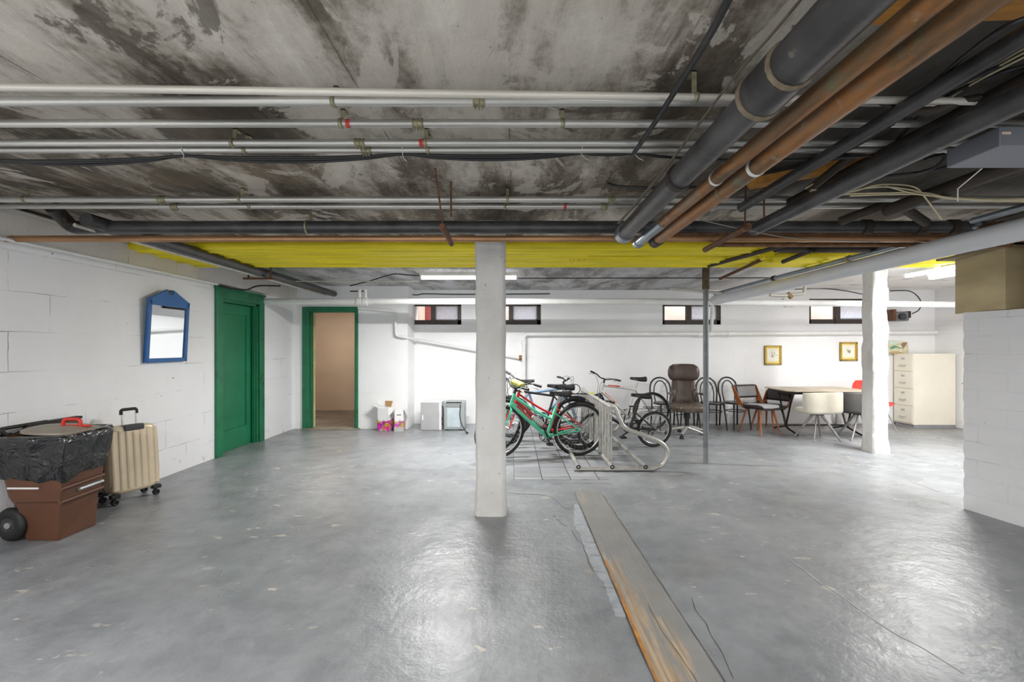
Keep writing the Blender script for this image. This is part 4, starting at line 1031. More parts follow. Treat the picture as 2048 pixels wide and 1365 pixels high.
# ------------------------------------------------------------------ filing cabinet, painting, pictures
fc = thing('filing_cabinet', 'cream four drawer filing cabinet in the far right corner', 'filing cabinet', (7.33, 8.0, 0))
m_cream = M('cream_enamel', (226, 220, 204), .42, var=.04, scale=3)
MB().box((-.37, -.20, .05), (.36, .20, 1.29)).build('body', m_cream, fc, bevel=.004)
MB().box((-.35, -.19, 0), (.35, .19, .05)).build('plinth', M('grey_plinth', (140, 142, 146), .6), fc)
for k in range(4):
    z = .075 + k * .302
    dr = MB().box((-.382, -.185, z), (-.37, .185, z + .292)).build('drawer', m_cream, fc, bevel=.003)
    MB().tube(round_corners([(-.384, -.06, z + .10), (-.405, -.055, z + .095), (-.405, .055, z + .095), (-.384, .06, z + .10)], .01), .006, 6).build('drawer_handle', M('chrome', (180, 180, 182), .25, .9), dr)
    MB().box((-.386, -.035, z + .20), (-.382, .035, z + .235)).build('label_holder', M('chrome', (180, 180, 182), .25, .9), dr)
t = thing('painting', 'small unframed landscape painting leaning on top of the filing cabinet', 'painting', (6.80, 8.13, 1.295), rot=(R_(-12), R_(0), R_(0)))
T = Matrix.Rotation(R_(4), 4, 'Y')
MB().box((0, 0, 0), (.37, .02, .235)).xf(T).build('canvas', M('pale_canvas', (206, 200, 170), .7, var=.25, scale=14), t)
for pts, c, nm in (([(.03, .10), (.12, .15), (.22, .12), (.30, .09), (.16, .115), (.05, .07)], (90, 150, 120), 'green_stroke'), ([(.02, .02), (.14, .05), (.30, .02), (.32, .0), (.02, .0)], (180, 160, 110), 'ochre_stroke'), ([(.27, .10), (.33, .16), (.36, .22), (.30, .22), (.24, .19)], (146, 120, 96), 'brown_stroke'), ([(.05, .16), (.18, .19), (.22, .22), (.03, .22)], (196, 214, 206), 'sky_stroke')):
    MB().prism([(x, -.002, z) for x, z in pts], (0, .0015, 0)).xf(T).build(nm, M(nm, c, .7), t)
m_gold = M('dull_gold_frame', (178, 148, 70), .4, .4, var=.2, scale=20)
def picture(label, a, b, col):
    Y = YB - .03; x0 = (a[0] - CX) / F * Y; x1 = (b[0] - CX) / F * Y; z1 = zz(a[1], Y); z0 = zz(b[1], Y)
    t = thing('picture_frame', label, 'picture', ((x0 + x1) / 2, YB - .003, z0)); w_ = (x1 - x0) / 2; h_ = z1 - z0; f = .028
    mb = MB(); mb.box((-w_, -.03, 0), (-w_ + f, 0, h_)); mb.box((w_ - f, -.03, 0), (w_, 0, h_)); mb.box((-w_, -.03, 0), (w_, 0, f)); mb.box((-w_, -.03, h_ - f), (w_, 0, h_)); mb.build('frame', m_gold, t, bevel=.004)
    MB().box((-w_ + f, -.012, f), (w_ - f, -.004, h_ - f)).build('mat_board', M('yellow_cream_mat', (236, 218, 140), .7), t)
    MB().box((-w_ + f + .022, -.014, f + .035), (w_ - f - .022, -.012, h_ - f - .03)).build('print', M('cream_paper', (238, 234, 220), .7), t)
    mb = MB(); r = random.Random(len(label))
    for k in range(16):
        x = r.gauss(0, .022); z = h_ / 2 + r.gauss(0, .028); a_ = r.uniform(0, PI); l = r.uniform(.008, .02)
        mb.prism([(x + l * math.cos(a_), -.0155, z + l * math.sin(a_)), (x - l * .4 * math.sin(a_), -.0155, z + l * .4 * math.cos(a_)), (x - l * math.cos(a_), -.0155, z - l * math.sin(a_)), (x + l * .4 * math.sin(a_), -.0155, z - l * .4 * math.cos(a_))], (0, .001, 0))
    mb.build('floral_drawing', M('drawing_ink_' + col, {'a': (128, 132, 138), 'b': (120, 140, 100)}[col], .8, var=.4, scale=60), t)
picture('gold framed flower print on the back wall above the left half of the table', (1530, 692), (1563, 730), 'a')
picture('small gold framed flower print on the back wall, nearer the lumpy column', (1681, 685), (1715, 722), 'b')
t = MB().prism([(7.30, 7.66, 0), (7.62, 7.66, 0), (7.30, 7.66, .34), (7.22, 7.66, .34), (7.18, 7.66, 0)], (0, .02, 0))
tag(MB().prism([(XR - .02, 7.55, 0), (XR - .02, 7.05, 0), (XR - .02, 7.30, .12), (XR - .02, 7.55, .36)], (-.025, 0, 0)).build('board', M('tan_offcut', (190, 176, 138), .7)), 'small tan board offcut leaning against the far right brick wall', 'board')

# ------------------------------------------------------------------ table
tb = thing('table', 'long pale topped table with clipped corners in front of the back wall', 'table', (5.0, 7.4, 0))
c = .10; x0, x1, y0, y1 = -.67, .66, -.38, .42
poly = [(x0 + .02, y0 + .5, .70), (x0 + .0, y0 + c, .70), (x0 + c, y0, .70), (x1 - c, y0, .70), (x1, y0 + c, .70), (x1, y1 - c, .70), (x1 - c, y1, .70), (x0 + c, y1, .70), (x0, y1 - c, .70)]
MB().prism([poly[1], poly[2], poly[3], poly[4], poly[5], poly[6], poly[7], poly[8]], (0, 0, .018)).build('tabletop', M('pale_worn_wood', (190, 176, 156), .45, var=.12, scale=5), tb, bevel=.004)
MB().box((x0 + .08, y0 + .06, .655), (x1 - .08, y1 - .06, .70)).build('apron', M('dark_apron', (44, 38, 34), .6), tb)
m_blkmet = M('black_metal', (30, 30, 32), .45, .3)
for sx_ in (-.5, .5):
    MB().tube(round_corners([(sx_ - .06, -.28, .655), (sx_ - .03, -.05, .10), (sx_, -.32, .015)], .03), .014, 8).build('leg', m_blkmet, tb)
    MB().tube(round_corners([(sx_ + .06, .30, .655), (sx_ + .03, .05, .10), (sx_, .34, .015)], .03), .014, 8).build('leg', m_blkmet, tb)
MB().tube([(-.5, 0, .12), (.5, 0, .12)], .012, 8).build('stretcher', m_blkmet, tb)

# ------------------------------------------------------------------ chairs
m_bent = M('black_bentwood', (30, 27, 26), .35, var=.2)
def bentwood(label, x, y, yaw):
    t = thing('bentwood_chair', label, 'chair', (x, y, 0), yaw, 'black bentwood chairs along the back wall')
    # faces -y
    mb = MB(); mb.loft([[Vector((.2 * math.cos(2 * PI * k / 28), .195 * math.sin(2 * PI * k / 28), z)) for k in range(28)] for z in (.425, .455)]); mb.build('seat', m_bent, t, bevel=.006)
    MB().tube(smooth_path([(-.175, .20, .015), (-.165, .185, .44), (-.185, .215, .62), (-.165, .235, .76), (-.09, .25, .84), (0, .252, .862), (.09, .25, .84), (.165, .235, .76), (.185, .215, .62), (.165, .185, .44), (.175, .20, .015)], 6), .0145, 8).build('back_frame', m_bent, t)
    MB().tube(smooth_path([(-.105, .17, .45), (-.12, .20, .60), (-.10, .225, .72), (-.05, .238, .79), (0, .24, .805), (.05, .238, .79), (.10, .225, .72), (.12, .20, .60), (.105, .17, .45)], 6), .0105, 8).build('inner_hoop', m_bent, t)
    for s in (-1, 1): MB().tube([(s * .13, -.13, .43), (s * .165, -.175, .0)], [.016, .011], 8).build('leg', m_bent, t)
    MB().torus((0, .01, .30), (0, 0, 1), .155, .008, 28, 6).build('ring_stretcher', m_bent, t)
    return t
bentwood('black bentwood chair leftmost in the row, between the bicycle wheels and the brown office chair', 2.63, 7.72, R_(4))
bentwood('black bentwood chair mostly hidden behind the brown office chair', 3.04, 7.80, R_(-5))
bentwood('black bentwood chair directly behind the support pole', 3.45, 7.74, R_(3))
bentwood('black bentwood chair rightmost in the row, beside the retro armless chair', 3.88, 7.80, R_(10))
# office chair
oc = thing('office_chair', 'worn brown leather swivel office chair with padded arms on a steel star base', 'chair', (2.76, 7.1, 0), R_(-6))
m_leather = M('worn_brown_leather', (70, 58, 52), .36, var=.25, scale=9, bump=.4, bscale=25, speck=(140, 128, 116), speck_at=.70)
m_leather2 = M('peeling_seat_leather', (84, 72, 62), .5, var=.3, scale=5, speck=(176, 164, 146), speck_at=.58)
def pad(mb, pts, thick, n=10):
    """cushion: pts = list of (z, halfwidth, y, bulge)"""
    rings = []
    for (z, hw, y, b) in pts:
        rg = []
        for k in range(24):
            a = 2 * PI * k / 24; c, s_ = math.cos(a), math.sin(a); e = 3.2; q = (abs(c) ** e + abs(s_) ** e) ** (-1 / e)
            rg.append(Vector((c * q * hw, y + s_ * q * b - .03 * (c * q) ** 2 * 1.4, z)))
        rings.append(rg)
    return mb.loft(rings)
pad(MB(), [(.46, .16, .20, .02), (.49, .20, .20, .05), (.58, .215, .22, .058), (.70, .20, .235, .055), (.80, .185, .245, .05), (.86, .18, .25, .04), (.875, .175, .25, .03)], .1).build('backrest', m_leather, oc)
pad(MB(), [(.86, .17, .24, .03), (.88, .215, .235, .055), (.94, .245, .235, .072), (1.02, .245, .235, .07), (1.09, .22, .24, .055), (1.125, .16, .245, .03), (1.13, .1, .245, .015)], .1).build('headrest', m_leather, oc)
for s in (-1, 1):
    MB().tube([(s * .10, .165, .50), (s * .095, .175, .68), (s * .11, .195, .85)], .008, 6).build('seam', m_dark, oc)
    MB().sphere((s * .17, .155, .62), (.045, .035, .11)).build('side_bolster', m_leather, oc)
    MB().tube(round_corners([(s * .235, .12, .66), (s * .255, -.12, .665)], .02), [.03, .028], 10, squash=(.7, 1.1)).build('armrest', m_leather, oc)
    MB().tube(round_corners([(s * .245, -.10, .65), (s * .27, -.06, .52), (s * .20, .02, .46)], .04), .016, 8).build('arm_frame', M('grey_arm', (120, 116, 110), .4, .4), oc)
mb = MB(); rings = []
for z, g_ in ((.40, -.03), (.42, 0), (.47, .012), (.505, 0), (.515, -.04)):
    rings.append([Vector(((abs(math.cos(a)) ** 4 + abs(math.sin(a)) ** 4) ** -.25 * math.cos(a) * (.25 + g_), -.02 + (abs(math.cos(a)) ** 4 + abs(math.sin(a)) ** 4) ** -.25 * math.sin(a) * (.245 + g_), z)) for a in [2 * PI * k / 32 for k in range(32)]])
mb.loft(rings).build('seat', m_leather2, oc)
MB().cyl((0, 0, .10), (0, 0, .30), .034, n=14).build('lower_column', m_blkmet, oc)
MB().cyl((0, 0, .28), (0, 0, .41), .048, n=14).build('mechanism', m_dark, oc)
MB().tube([(-.02, 0, .34), (-.22, -.05, .335)], .006, 6).build('lever', m_dark, oc)
m_star = M('brushed_star_base', (188, 186, 180), .35, .6)
for k in range(5):
    a = R_(25 + 72 * k); d = Vector((math.cos(a), math.sin(a), 0))
    lg = MB().tube([d * .02 + Vector((0, 0, .135)), d * .15 + Vector((0, 0, .115)), d * .31 + Vector((0, 0, .075))], [.032, .026, .017], 8).build('star_leg', m_star, oc)
    p = d * .31; n_ = Vector((-d.y, d.x, 0))
    for s in (-1, 1): MB().cyl(p + n_ * s * .008 + Vector((0, 0, .027)), p + n_ * s * .026 + Vector((0, 0, .027)), .026, n=14).build('caster', m_dark, lg)
    MB().cyl(p + Vector((0, 0, .03)), p + Vector((0, 0, .08)), .010, n=8).build('caster_stem', m_dark, lg)
# retro chair (wood frame, open back with grey pad)
m_wood = M('orange_brown_wood', (150, 88, 44), .4, var=.2, scale=12, stretch=(4, 4, 1))
m_ply = M('dark_ply_shell', (46, 38, 34), .4, var=.15)
m_gseat = M('grey_white_vinyl', (158, 158, 160), .4, var=.08)
def retro(label, x, y, yaw, padm, name='retro_chair'):
    t = thing(name, label, 'chair', (x, y, 0), yaw)
    # faces -y
    mb = MB(); rings = []
    for (y_, z_, hw) in ((-.24, .43, .20), (-.20, .445, .23), (-.05, .435, .245), (.10, .425, .24), (.18, .44, .22), (.22, .47, .20)):
        rings.append([Vector((-hw, y_, z_ + .05)), Vector((-hw * .8, y_, z_ + .01)), Vector((0, y_, z_)), Vector((hw * .8, y_, z_ + .01)), Vector((hw, y_, z_ + .05)), Vector((hw * .8, y_, z_ - .02)), Vector((0, y_, z_ - .03)), Vector((-hw * .8, y_, z_ - .02))])
    mb.loft(rings).build('seat_shell', m_ply, t)
    mb = MB(); rings = []
    for (y_, z_, hw) in ((-.235, .455, .16), (-.20, .475, .195), (-.02, .468, .205), (.12, .46, .19), (.16, .462, .15)):
        rings.append([Vector((-hw, y_, z_ - .01)), Vector((-hw * .9, y_, z_ + .01)), Vector((0, y_, z_ + .014)), Vector((hw * .9, y_, z_ + .01)), Vector((hw, y_, z_ - .01)), Vector((0, y_, z_ - .02))])
    mb.loft(rings).build('seat_pad', padm, t)
    for s in (-1, 1):
        MB().prism([(s * .21, .10, .44), (s * .20, .24, .45), (s * .235, .33, .76), (s * .235, .29, .765)], (s * .012, 0, 0)).build('back_side', m_wood, t)
        MB().tube([(s * .13, -.14, .42), (s * .20, -.22, .0)], [.018, .010], 10).build('leg', m_wood, t)
        MB().tube([(s * .13, .12, .42), (s * .20, .22, .0)], [.018, .010], 10).build('leg', m_wood, t)
    MB().box((-.228, -.016, -.112), (.228, .014, .112), Matrix.Translation((0, .285, .665)) @ Matrix.Rotation(R_(-14), 4, 'X')).build('back_panel', m_ply, t, bevel=.02)
    MB().box((-.195, -.03, -.085), (.195, .0, .085), Matrix.Translation((0, .27, .662)) @ Matrix.Rotation(R_(-14), 4, 'X')).build('back_pad', M('grey_back_vinyl', (116, 115, 116), .45, var=.1) if padm == m_gseat else padm, t, bevel=.02)
    return t
retro('retro chair with orange wooden legs and a grey padded back, left of the table', 4.0, 7.28, R_(18), m_gseat)
retro('dark padded chair tucked under the left end of the table', 4.42, 7.72, R_(-62), M('dark_vinyl', (50, 44, 40), .45), 'padded_chair').scale = (1, 1, .84)
# tub chairs
m_grmet = M('grey_metal_leg', (150, 150, 148), .4, .4, var=.2, scale=20)
def tub(label, x, y, yaw, m):
    t = thing('tub_chair', label, 'chair', (x, y, 0), yaw, 'tub chairs along the near side of the table')
    # faces +y, its back towards the viewer
    mb = MB(); inner = []; rings = []; n = 20
    for k in range(n + 1):
        a = R_(180 + 20 - 0 + (140) * k / n + 0)          # wraps around the -y side
        a = R_(195 + 150 * k / n)
        e = 3.0; c, s_ = math.cos(a), math.sin(a); q = (abs(c) ** e + abs(s_) ** e) ** (-1 / e)
        o_ = Vector((c * q * .32, s_ * q * .25, 0)); i_ = Vector((c * q * .275, s_ * q * .205, 0))
        dz = .03 * (1 - min(1, abs(c) * 1.2)) * 0
        top = .735 - (.02 * abs(c) ** 4); b = .42
        rings.append([o_ * .97 + Vector((0, 0, b)), o_ + Vector((0, 0, b + .03)), o_ + Vector((0, 0, top - .03)), o_ * .98 + Vector((0, 0, top)), i_ * 1.02 + Vector((0, 0, top)), i_ + Vector((0, 0, top - .03)), i_ + Vector((0, 0, b))])
    mb.loft(rings).build('backrest', m, t)
    mb = MB(); rings = []
    for z, g_ in ((.40, -.04), (.42, 0), (.46, 0), (.475, -.03)):
        rings.append([Vector(((abs(math.cos(a)) ** 3 + abs(math.sin(a)) ** 3) ** (-1 / 3) * math.cos(a) * (.27 + g_), .02 + (abs(math.cos(a)) ** 3 + abs(math.sin(a)) ** 3) ** (-1 / 3) * math.sin(a) * (.23 + g_), z)) for a in [2 * PI * k / 28 for k in range(28)]])
    mb.loft(rings).build('seat', m, t)
    MB().cyl((0, 0, .375), (0, 0, .40), .09, n=16).build('mount', m_dark, t)
    for k in range(4):
        a = R_(38 + 90 * k); d = Vector((math.cos(a), math.sin(a), 0))
        MB().tube([d * .05 + Vector((0, 0, .385)), d * .30 + Vector((0, 0, .0))], [.021, .015], 8, squash=(1, .6)).build('leg', m_grmet, t)
    return t
tub('cream upholstered tub chair seen from behind, at the near side of the table', 4.64, 6.84, R_(10), M('cream_upholstery', (212, 206, 190), .7, var=.06, scale=8, bump=.1))
tub('dark grey tub chair seen from behind, between the cream tub chair and the lumpy column', 5.30, 6.86, R_(-4), M('charcoal_upholstery', (66, 64, 62), .65, var=.12, scale=12, bump=.2))
# red shell chair
rc = thing('shell_chair', 'red plastic shell chair with thin chrome legs, behind the lumpy column', 'chair', (6.03, 7.52, 0), R_(22))
mb = MB(); rings = []
for (y_, z_, hw) in ((-.23, .44, .17), (-.15, .45, .21), (0, .44, .225), (.12, .45, .22), (.19, .52, .215), (.215, .62, .215), (.235, .72, .205), (.245, .79, .16), (.248, .83, .09)):
    up = z_ > .5; th = .010; row = []
    for k in range(9):
        u = -1 + k / 4; x = u * hw; cv = .04 * u * u
        row.append(Vector((x, y_ - (cv if up else 0), z_ + (0 if up else cv))))
    for k in range(8, -1, -1):
        u = -1 + k / 4; x = u * hw * .99; cv = .04 * u * u
        row.append(Vector((x, y_ - (cv if up else 0) + (th if up else 0), z_ + (0 if up else cv) - (0 if up else th))))
    rings.append(row)
mb.loft(rings).build('shell', M('red_shell', (222, 66, 52), .4, var=.06), rc)
for sx_, sy in ((-1, -1), (1, -1), (-1, 1), (1, 1)):
    MB().tube([(sx_ * .12, sy * .10, .435), (sx_ * .235, sy * .225, 0)], .008, 8).build('leg', M('chrome', (180, 180, 182), .25, .9), rc)
# drain pipe under the table
t = thing('drain_pipe', 'white and grey drain pipe against the back wall under the table', 'pipe', (5.95, 8.10, 0))
MB().tube(round_corners([(-.06, .05, .36), (.12, .05, .34), (.16, .0, .20)], .06), .05, 10).build('elbow', M('grey_drain', (120, 122, 124), .5), t)
MB().cyl((.04, .05, 0), (.04, .05, .30), .09, n=14).build('stub', m_white_pipe, t)
# ------------------------------------------------------------------ bicycle rack
m_rack = M('galvanised_rack', (186, 184, 178), .38, .55, var=.2, scale=10)
rk = thing('bicycle_rack', 'galvanised steel bicycle rack with a barred centre fence and looped end', 'bicycle rack', (1.12, 6.2, 0))
def rl(p): return Vector(p) - Vector((1.12, 6.2, 0))
Yf, Yr, zt = 5.08, 7.32, .72
rt = .025
MB().tube([rl((.70, Yf, rt)), rl((1.60, Yf, rt))], rt, 12).build('front_rail', m_rack, rk)
MB().tube([rl((.70, Yr, rt)), rl((1.60, Yr, rt))], rt, 12).build('rear_rail', m_rack, rk)
for x in (.745, 1.125, 1.50):
    MB().tube([rl((x, Yf - .03, rt * 2.2)), rl((x, Yr + .03, rt * 2.2))], rt * .95, 12).build('floor_rail', m_rack, rk)
    MB().torus(rl((x, Yf - .03, rt * 2.2)), (0, 1, 0), .018, .007, 16, 6).build('open_end', m_dark, rk)
MB().tube([rl((1.125, Yf, zt)), rl((1.125, Yr, zt))], rt * .9, 12).build('top_rail', m_rack, rk)
nb = 26
for k in range(nb):
    y = Yf + .03 + (Yr - Yf - .06) * k / (nb - 1) + (.014 if k % 2 else -.014)
    MB().tube([rl((1.125, y, .05)), rl((1.125, y, zt))], .0095, 8).build('bar', m_rack, rk)
for Y in (Yf, Yr):
    MB().tube(smooth_path([rl((1.58, Y, .025)), rl((1.70, Y, .07)), rl((1.757, Y, .20)), rl((1.69, Y, .315)), rl((1.50, Y, .40)), rl((1.29, Y, .48)), rl((1.22, Y, .58)), rl((1.17, Y, .70)), rl((1.145, Y, .735))], 6), rt, 12).build('end_loop', m_rack, rk)

# ------------------------------------------------------------------ bicycles
m_tire = M('black_tyre', (34, 33, 33), .75, var=.2)
m_rim = M('silver_rim', (196, 196, 196), .3, .7)
m_rimd = M('dark_rim', (60, 60, 62), .35, .5)
m_spoke = M('steel_spoke', (170, 172, 175), .3, .8)
m_comp = M('black_component', (32, 32, 34), .4, .3)
m_sil = M('silver_component', (178, 180, 184), .3, .8)
m_sad = M('black_saddle', (36, 36, 38), .4, var=.15)
def wheel(parent, c, R, rim, name, X=None, tw=.021):
    mb = MB().torus(c, (0, 1, 0), R - tw, tw, 44, 8)
    if X: mb.xf(X)
    o = mb.build(name, m_tire, parent)
    mb = MB().torus(c, (0, 1, 0), R - tw * 2 - .006, .012, 44, 6, squash=(.9, .9))
    if X: mb.xf(X)
    mb.build('rim', rim, o)
    mb = MB(); cv = Vector(c)
    for k in range(28):
        a = 2 * PI * k / 28; s = .025 if k % 2 else -.025; a2 = a + (.5 if (k // 2) % 2 else -.5)
        mb.cyl(cv + Vector((.018 * math.cos(a2), s, .018 * math.sin(a2))), cv + Vector(((R - tw * 2) * math.cos(a), 0, (R - tw * 2) * math.sin(a))), .0013, n=4, caps=False)
    if X: mb.xf(X)
    mb.build('spokes', m_spoke, o)
    mb = MB().cyl(cv + Vector((0, -.05, 0)), cv + Vector((0, .05, 0)), .018, n=12)
    if X: mb.xf(X)
    mb.build('hub', m_sil, o)
    return o
def saddle_mesh(x, z, L=.27, wd=.075, tilt=0):
    mb = MB(); rings = []
    for k in range(11):
        t = k / 10; xx = x + L * (.55 - t); hw = .018 + (wd - .018) * max(0, (t - .25) / .75) ** 1.2 if t > .25 else .018 + .004 * t
        if t > .93: hw *= .8
        th = .040 + .045 * t; zt_ = z + .006 * math.cos(t * PI * 1.5) + .012 * t
        rings.append([Vector((xx, hw * math.cos(2 * PI * j / 14), zt_ - th / 2 + th * .5 * math.sin(2 * PI * j / 14) * (1 if math.sin(2 * PI * j / 14) > 0 else 1.1))) for j in range(14)])
    mb.loft(rings); return mb
def bicycle(label, pos_rear, yaw, lean=0, R=.34, wb=1.03, fc=None, fork_m=None, style='diamond', steer=0, rimm=None, fender=False, rack=False, bar_w=.60, saddle_h=.88, tt=None, extra=None, sad=None, tube_r=.016, straight_bar=True, bar_h=.0, small=False, dtk=1.0):
    t = thing('bicycle', label, 'bicycle', (pos_rear[0], pos_rear[1], 0), rot=(Matrix.Rotation(yaw, 4, 'Z') @ Matrix.Rotation(R_(lean), 4, 'X')).to_euler(), group='bicycles parked in the rack')
    rimm = rimm or m_rim; fork_m = fork_m or fc
    ra = Vector((0, 0, R)); fa = Vector((wb, 0, R)); s = wb / 1.03
    bb = Vector((.43 * s, 0, .275 if not small else .27))
    hl = Vector((wb - .13 * s, 0, R + .33)); hdir = Vector((-.31, 0, .95)).normalized()
    if small: hl = Vector((wb - .09, 0, R + .22))
    htop = hl + hdir * (.15 if not small else .10)
    sdir = Vector((-.30, 0, .95)).normalized()
    st = bb + sdir * {'diamond': .46, 'step': .40, 'fold': .34}[style]
    stp = bb + sdir * ((saddle_h - bb.z) / sdir.z)
    S = Matrix.Translation(hl) @ Matrix.Rotation(R_(steer), 4, hdir) @ Matrix.Translation(-hl)
    wheel(t, ra, R, rimm, 'rear_wheel'); wheel(t, fa, R, rimm, 'front_wheel', S)
    # frame
    mb = MB(); r = tube_r
    mb.cyl(hl - hdir * .01, htop + hdir * .01, .021, n=12)
    dt0 = hl + hdir * .03
    mb.tube([dt0, bb], [r * 1.35 * dtk, r * 1.2 * dtk], 10)
    if style == 'diamond': mb.tube([htop - hdir * .03, st - sdir * .02], r, 10)
    elif style == 'step':
        e = bb + sdir * .22
        mb.tube(smooth_path([htop - hdir * .03, htop.lerp(e, .55) + Vector((0, 0, -.035)), e], 6), r * .9, 10)
    else: pass
    mb.tube([bb, st], r, 10)
    for sy in (-1, 1):
        o = Vector((0, sy * .055, 0)); i_ = Vector((0, sy * .02, 0))
        mb.tube([ra + o, bb + i_], [.009, .011], 8)
        mb.tube([ra + o, (st if style == 'diamond' else bb + sdir * (.33 if not small else .26)) + i_ * .8 - sdir * .02], [.0075, .009], 8)
    mb.cyl(bb + Vector((0, -.035, 0)), bb + Vector((0, .035, 0)), .024, n=12)
    fr = mb.build('frame', fc, t)
    # decal
    if tt:
        d = (bb - dt0); a = dt0 + d * .12; b = dt0 + d * .55
        MB().tube([a + Vector((.0, 0, .010 * dtk)), b + Vector((0, 0, .006 * dtk))], [r * 1.25 * dtk, r * 1.22 * dtk], 10).build('decal', tt, fr)
    # fork
    mb = MB(); crown = hl - hdir * .02
    mb.cyl(hl + hdir * -.03, hl, .018, n=10)
    for sy in (-1, 1):
        q = crown + Vector((0, sy * .045, -.02))
        mb.tube([crown, q, fa + Vector((0, sy * .05, 0))], [.015, .014, .009], 8)
    mb.xf(S).build('fork', fork_m, t)
    # stem + bar
    hb = htop + hdir * (.08 + bar_h) + Vector((.05, 0, .02))
    MB().tube(round_corners([htop, htop + hdir * (.07 + bar_h), hb], .02), .0145, 8).xf(S).build('stem', m_comp, t)
    w2 = bar_w / 2
    br_ = MB().tube(smooth_path([hb + Vector((-.05, -w2, .035)), hb + Vector((-.025, -w2 * .55, .03)), hb + Vector((0, -.06, 0)), hb + Vector((0, .06, 0)), hb + Vector((-.025, w2 * .55, .03)), hb + Vector((-.05, w2, .035))], 5), .011, 8).xf(S).build('handlebar', m_comp, t)
    for sy in (-1, 1):
        e = hb + Vector((-.05, sy * w2, .035)); i_ = hb + Vector((-.028, sy * w2 * .60, .031))
        MB().tube([e, e.lerp(i_, .8)], .0165, 10).xf(S).build('grip', m_comp, br_)
        MB().tube([i_, i_ + Vector((.05, sy * .02, -.01)), e + Vector((.055, 0, -.03))], .006, 6).xf(S).build('brake_lever', m_sil, br_)
    for sy in (-1, 1):
        q = hb + Vector((-.02, sy * w2 * .5, .03))
        MB().tube(smooth_path([q, q + Vector((.10, -sy * .03, .02)), q + Vector((.12, -sy * .12, -.10)), hl + Vector((.06, sy * .02, .02)), hl + Vector((.02, sy * .03, -.12))], 6), .003, 5).xf(S).build('brake_cable', m_comp, t)
    # seat
    MB().tube([st - sdir * .05, stp - sdir * .045], .0135, 10).build('seat_post', m_sil if not small else m_comp, t)
    sd_ = saddle_mesh(stp.x, stp.z); sd_.build('saddle', sad or m_sad, t)
    for sy in (-1, 1):
        mb = MB(); mb.tube([(stp.x + .10, sy * .015, stp.z - .02), (stp.x + .03, sy * .022, stp.z - .045), (stp.x - .06, sy * .022, stp.z - .045), (stp.x - .10, sy * .035, stp.z - .015)], .0035, 5)
        mb.build('saddle_rail', m_sil, t)
    # drivetrain on the right side (local -y)
    sd = -1; rr = .085 if not small else .07
    ck = MB(); ck.torus(bb + Vector((0, sd * .05, 0)), (0, 1, 0), rr, .005, 32, 6); ck.torus(bb + Vector((0, sd * .045, 0)), (0, 1, 0), rr * .75, .004, 28, 6)
    for k in range(5):
        a = 2 * PI * k / 5; ck.tube([bb + Vector((0, sd * .05, 0)), bb + Vector((rr * math.cos(a), sd * .05, rr * math.sin(a)))], .006, 5)
    cr = ck.build('chainring', m_comp, t)
    ang = extra.get('crank', -55) if extra else -55
    for k, sy in ((0, -1), (1, 1)):
        a = R_(ang + 180 * k); d = Vector((math.cos(a), 0, math.sin(a)))
        p = bb + Vector((0, sy * .065, 0)); q = p + d * .165 + Vector((0, sy * .012, 0))
        MB().tube([p, q], [.013, .009], 8, squash=(1, .7)).build('crank_arm', m_comp, cr)
        MB().cbox(q + Vector((0, sy * .055, 0)), (.085, .08, .02)).build('pedal', m_comp, cr, bevel=.005)
    ch = MB(); rc_ = .035
    ch.tube([ra + Vector((0, sd * .045, rc_)), bb + Vector((0, sd * .05, rr))], .004, 5); ch.tube([ra + Vector((0, sd * .045, -rc_)), bb + Vector((0, sd * .05, -rr))], .004, 5)
    ch.build('chain', M('dark_chain', (70, 62, 54), .5, .6), t)
    cs = MB()
    for k in range(5): cs.torus(ra + Vector((0, sd * (.028 + .005 * k), 0)), (0, 1, 0), .045 - .005 * k, .003, 24, 5)
    cs.build('cassette', m_sil, t)
    dm = MB(); q = ra + Vector((.01, sd * .055, -.03)); dm.tube([ra + Vector((0, sd * .055, 0)), q, q + Vector((-.01, 0, -.05)), q + Vector((.025, 0, -.10))], .008, 6)
    dm.torus(q + Vector((.025, 0, -.10)), (0, 1, 0), .016, .004, 16, 5); dm.torus(q + Vector((-.01, 0, -.045)), (0, 1, 0), .016, .004, 16, 5); dm.build('derailleur', m_comp, t)
    if fender:
        for c, X, a0, a1, nm in ((ra, None, 20, 200, 'rear_fender'), (fa, S, 30, 190, 'front_fender')):
            mb = MB(); pts = arc(c, (1, 0, 0), (0, 0, 1), R + .018, a0, a1, 20); mb.tube(pts, .024, 8, squash=(.25, 1))
            if X: mb.xf(X)
            mb.build(nm, m_comp, t)
    if rack:
        mb = MB(); z = 2 * R + .05
        for sy in (-1, 1):
            mb.tube(round_corners([(.16, sy * .045, z), (-.22, sy * .055, z), (-.24, sy * .03, z)], .02), .005, 6); mb.tube([(-.08, sy * .055, z), (0, sy * .06, R)], .004, 6)
        for x in (.12, .03, -.06, -.15, -.23): mb.tube([(x, -.05, z), (x, .05, z)], .004, 6)
        mb.build('luggage_rack', m_comp, t)
    return t, dict(S=S, hb=hb, bb=bb, htop=htop, hl=hl, st=st, stp=stp, ra=ra, fa=fa)
m_teal = M('teal_bike_paint', (92, 200, 160), .35, var=.05, coat=.3)
m_redb = M('red_bike_paint', (206, 44, 40), .35, var=.06, coat=.3)
m_blueb = M('pale_blue_bike_paint', (104, 132, 160), .35, .2, var=.08)
m_blk = M('black_bike_paint', (34, 34, 36), .35, var=.08)
m_silb = M('silver_bike_paint', (198, 196, 190), .35, .4, var=.05)
m_dec = M('red_black_decal', (170, 34, 34), .4, var=.5, scale=70)
m_dec2 = M('red_decal', (196, 70, 56), .4, var=.5, scale=80)
def yw(a, b): return math.atan2(b[1] - a[1], b[0] - a[0])
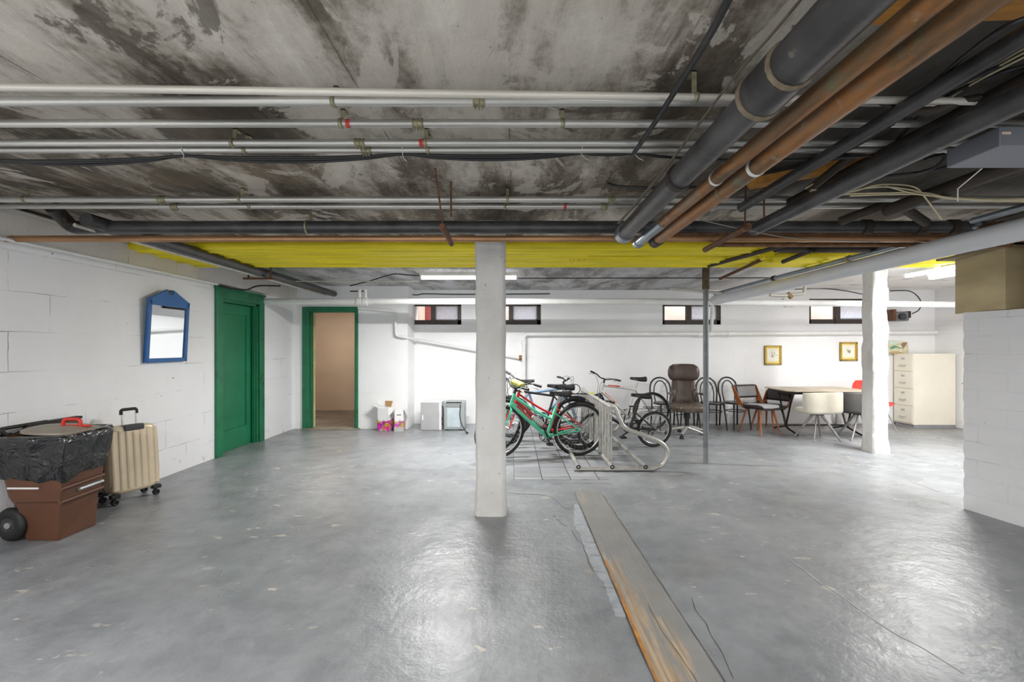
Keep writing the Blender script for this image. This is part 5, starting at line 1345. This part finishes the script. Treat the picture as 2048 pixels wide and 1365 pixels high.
# teal, nearest, facing left
a, b = (.86, 5.80), (-.15, 5.62)
t1, g1 = bicycle('teal step-through bicycle with a red decal, nearest of the bicycles left of the rack', a, yw(a, b), -4, .345, 1.03, m_teal, style='step', steer=18, tt=m_dec, saddle_h=.84, tube_r=.020, dtk=1.25, extra={'crank': -118})
# clear bottle in the frame
mb = MB(); p = g1['bb'].lerp(g1['hl'], .20) + Vector((-.035, 0, .07)); q = p + (g1['hl'] - g1['bb']).normalized() * .17
mb.tube([p, p.lerp(q, .7), p.lerp(q, .85), q], [.034, .034, .018, .018], 12); mb.build('bottle', M('grey_white_bottle', (200, 200, 198), .35), t1)
a, b = (.93, 6.16), (-.09, 6.02)
t2, g2 = bicycle('red step-through bicycle standing just behind the teal one', a, yw(a, b), -6, .34, 1.03, m_redb, style='step', steer=46, saddle_h=.90, extra={'crank': 30}, rimm=m_rimd, bar_h=.05)
bgm = MB().cbox((0, 0, 0), (.09, .20, .085)); bgm.xf(g2['S'] @ Matrix.Translation(g2['hb'] + Vector((.05, 0, -.015)))); bgm.build('handlebar_bag', M('yellow_olive_bag', (176, 172, 96), .5, var=.25, scale=20), t2, bevel=.025)
a, b = (.90, 6.52), (-.10, 6.42)
t3, g3 = bicycle('black bicycle with mudguards and a yellow reflector, third one left of the rack', a, yw(a, b), 2, .335, 1.02, m_blk, style='diamond', steer=-10, fender=True, saddle_h=.86, rack=True, extra={'crank': 80}, rimm=m_rimd)
MB().cyl((-.262, -.02, .72), (-.262, .02, .72), .03, n=12).build('reflector', M('yellow_reflector', (220, 215, 40), .3), t3)
MB().torus((-.03, -.03, .79), (.3, 1, .2), .07, .006, 24, 6).build('cable_lock', m_comp, t3)
a, b = (-.02, 6.98), (.96, 6.92)
t4, g4 = bicycle('pale blue bicycle facing right, farthest of those left of the rack', a, yw(a, b), 3, .33, 1.0, m_blueb, style='diamond', steer=14, saddle_h=.90, extra={'crank': -30}, rimm=m_rimd, tube_r=.019)
# right side of the rack, facing left
a, b = (2.33, 7.56), (1.33, 7.42)
t5, g5 = bicycle('silver mountain bicycle with red lettering, at the back on the right side of the rack', a, yw(a, b), -2, .325, 1.01, m_silb, style='diamond', steer=40, tt=m_dec2, saddle_h=.90, fork_m=m_comp, extra={'crank': -80}, bar_w=.58)
d = g5['st'] - g5['htop']
MB().tube([g5['htop'] + d * .15 - Vector((0, 0, .022)), g5['htop'] + d * .5 - Vector((0, 0, .008))], .0168, 8).build('top_tube_decal', m_dec2, t5)
a, b = (1.99, 6.32), (1.13, 6.22)
t6, g6 = bicycle('small black folding bicycle with a luggage rack, on the right side of the rack', a, yw(a, b), -5, .255, .86, m_blk, style='fold', steer=6, saddle_h=.76, rack=True, small=True, fender=False, extra={'crank': 150}, bar_w=.5, tube_r=.02)
MB().box((-.02, -.075, .225), (.14, -.05, .26)).build('chain_guard', M('green_brown_guard', (70, 90, 60), .5), t6)
MB().tube([(.04, -.06, .23), (.06, -.16, .01)], .007, 6).build('kickstand', m_comp, t6)
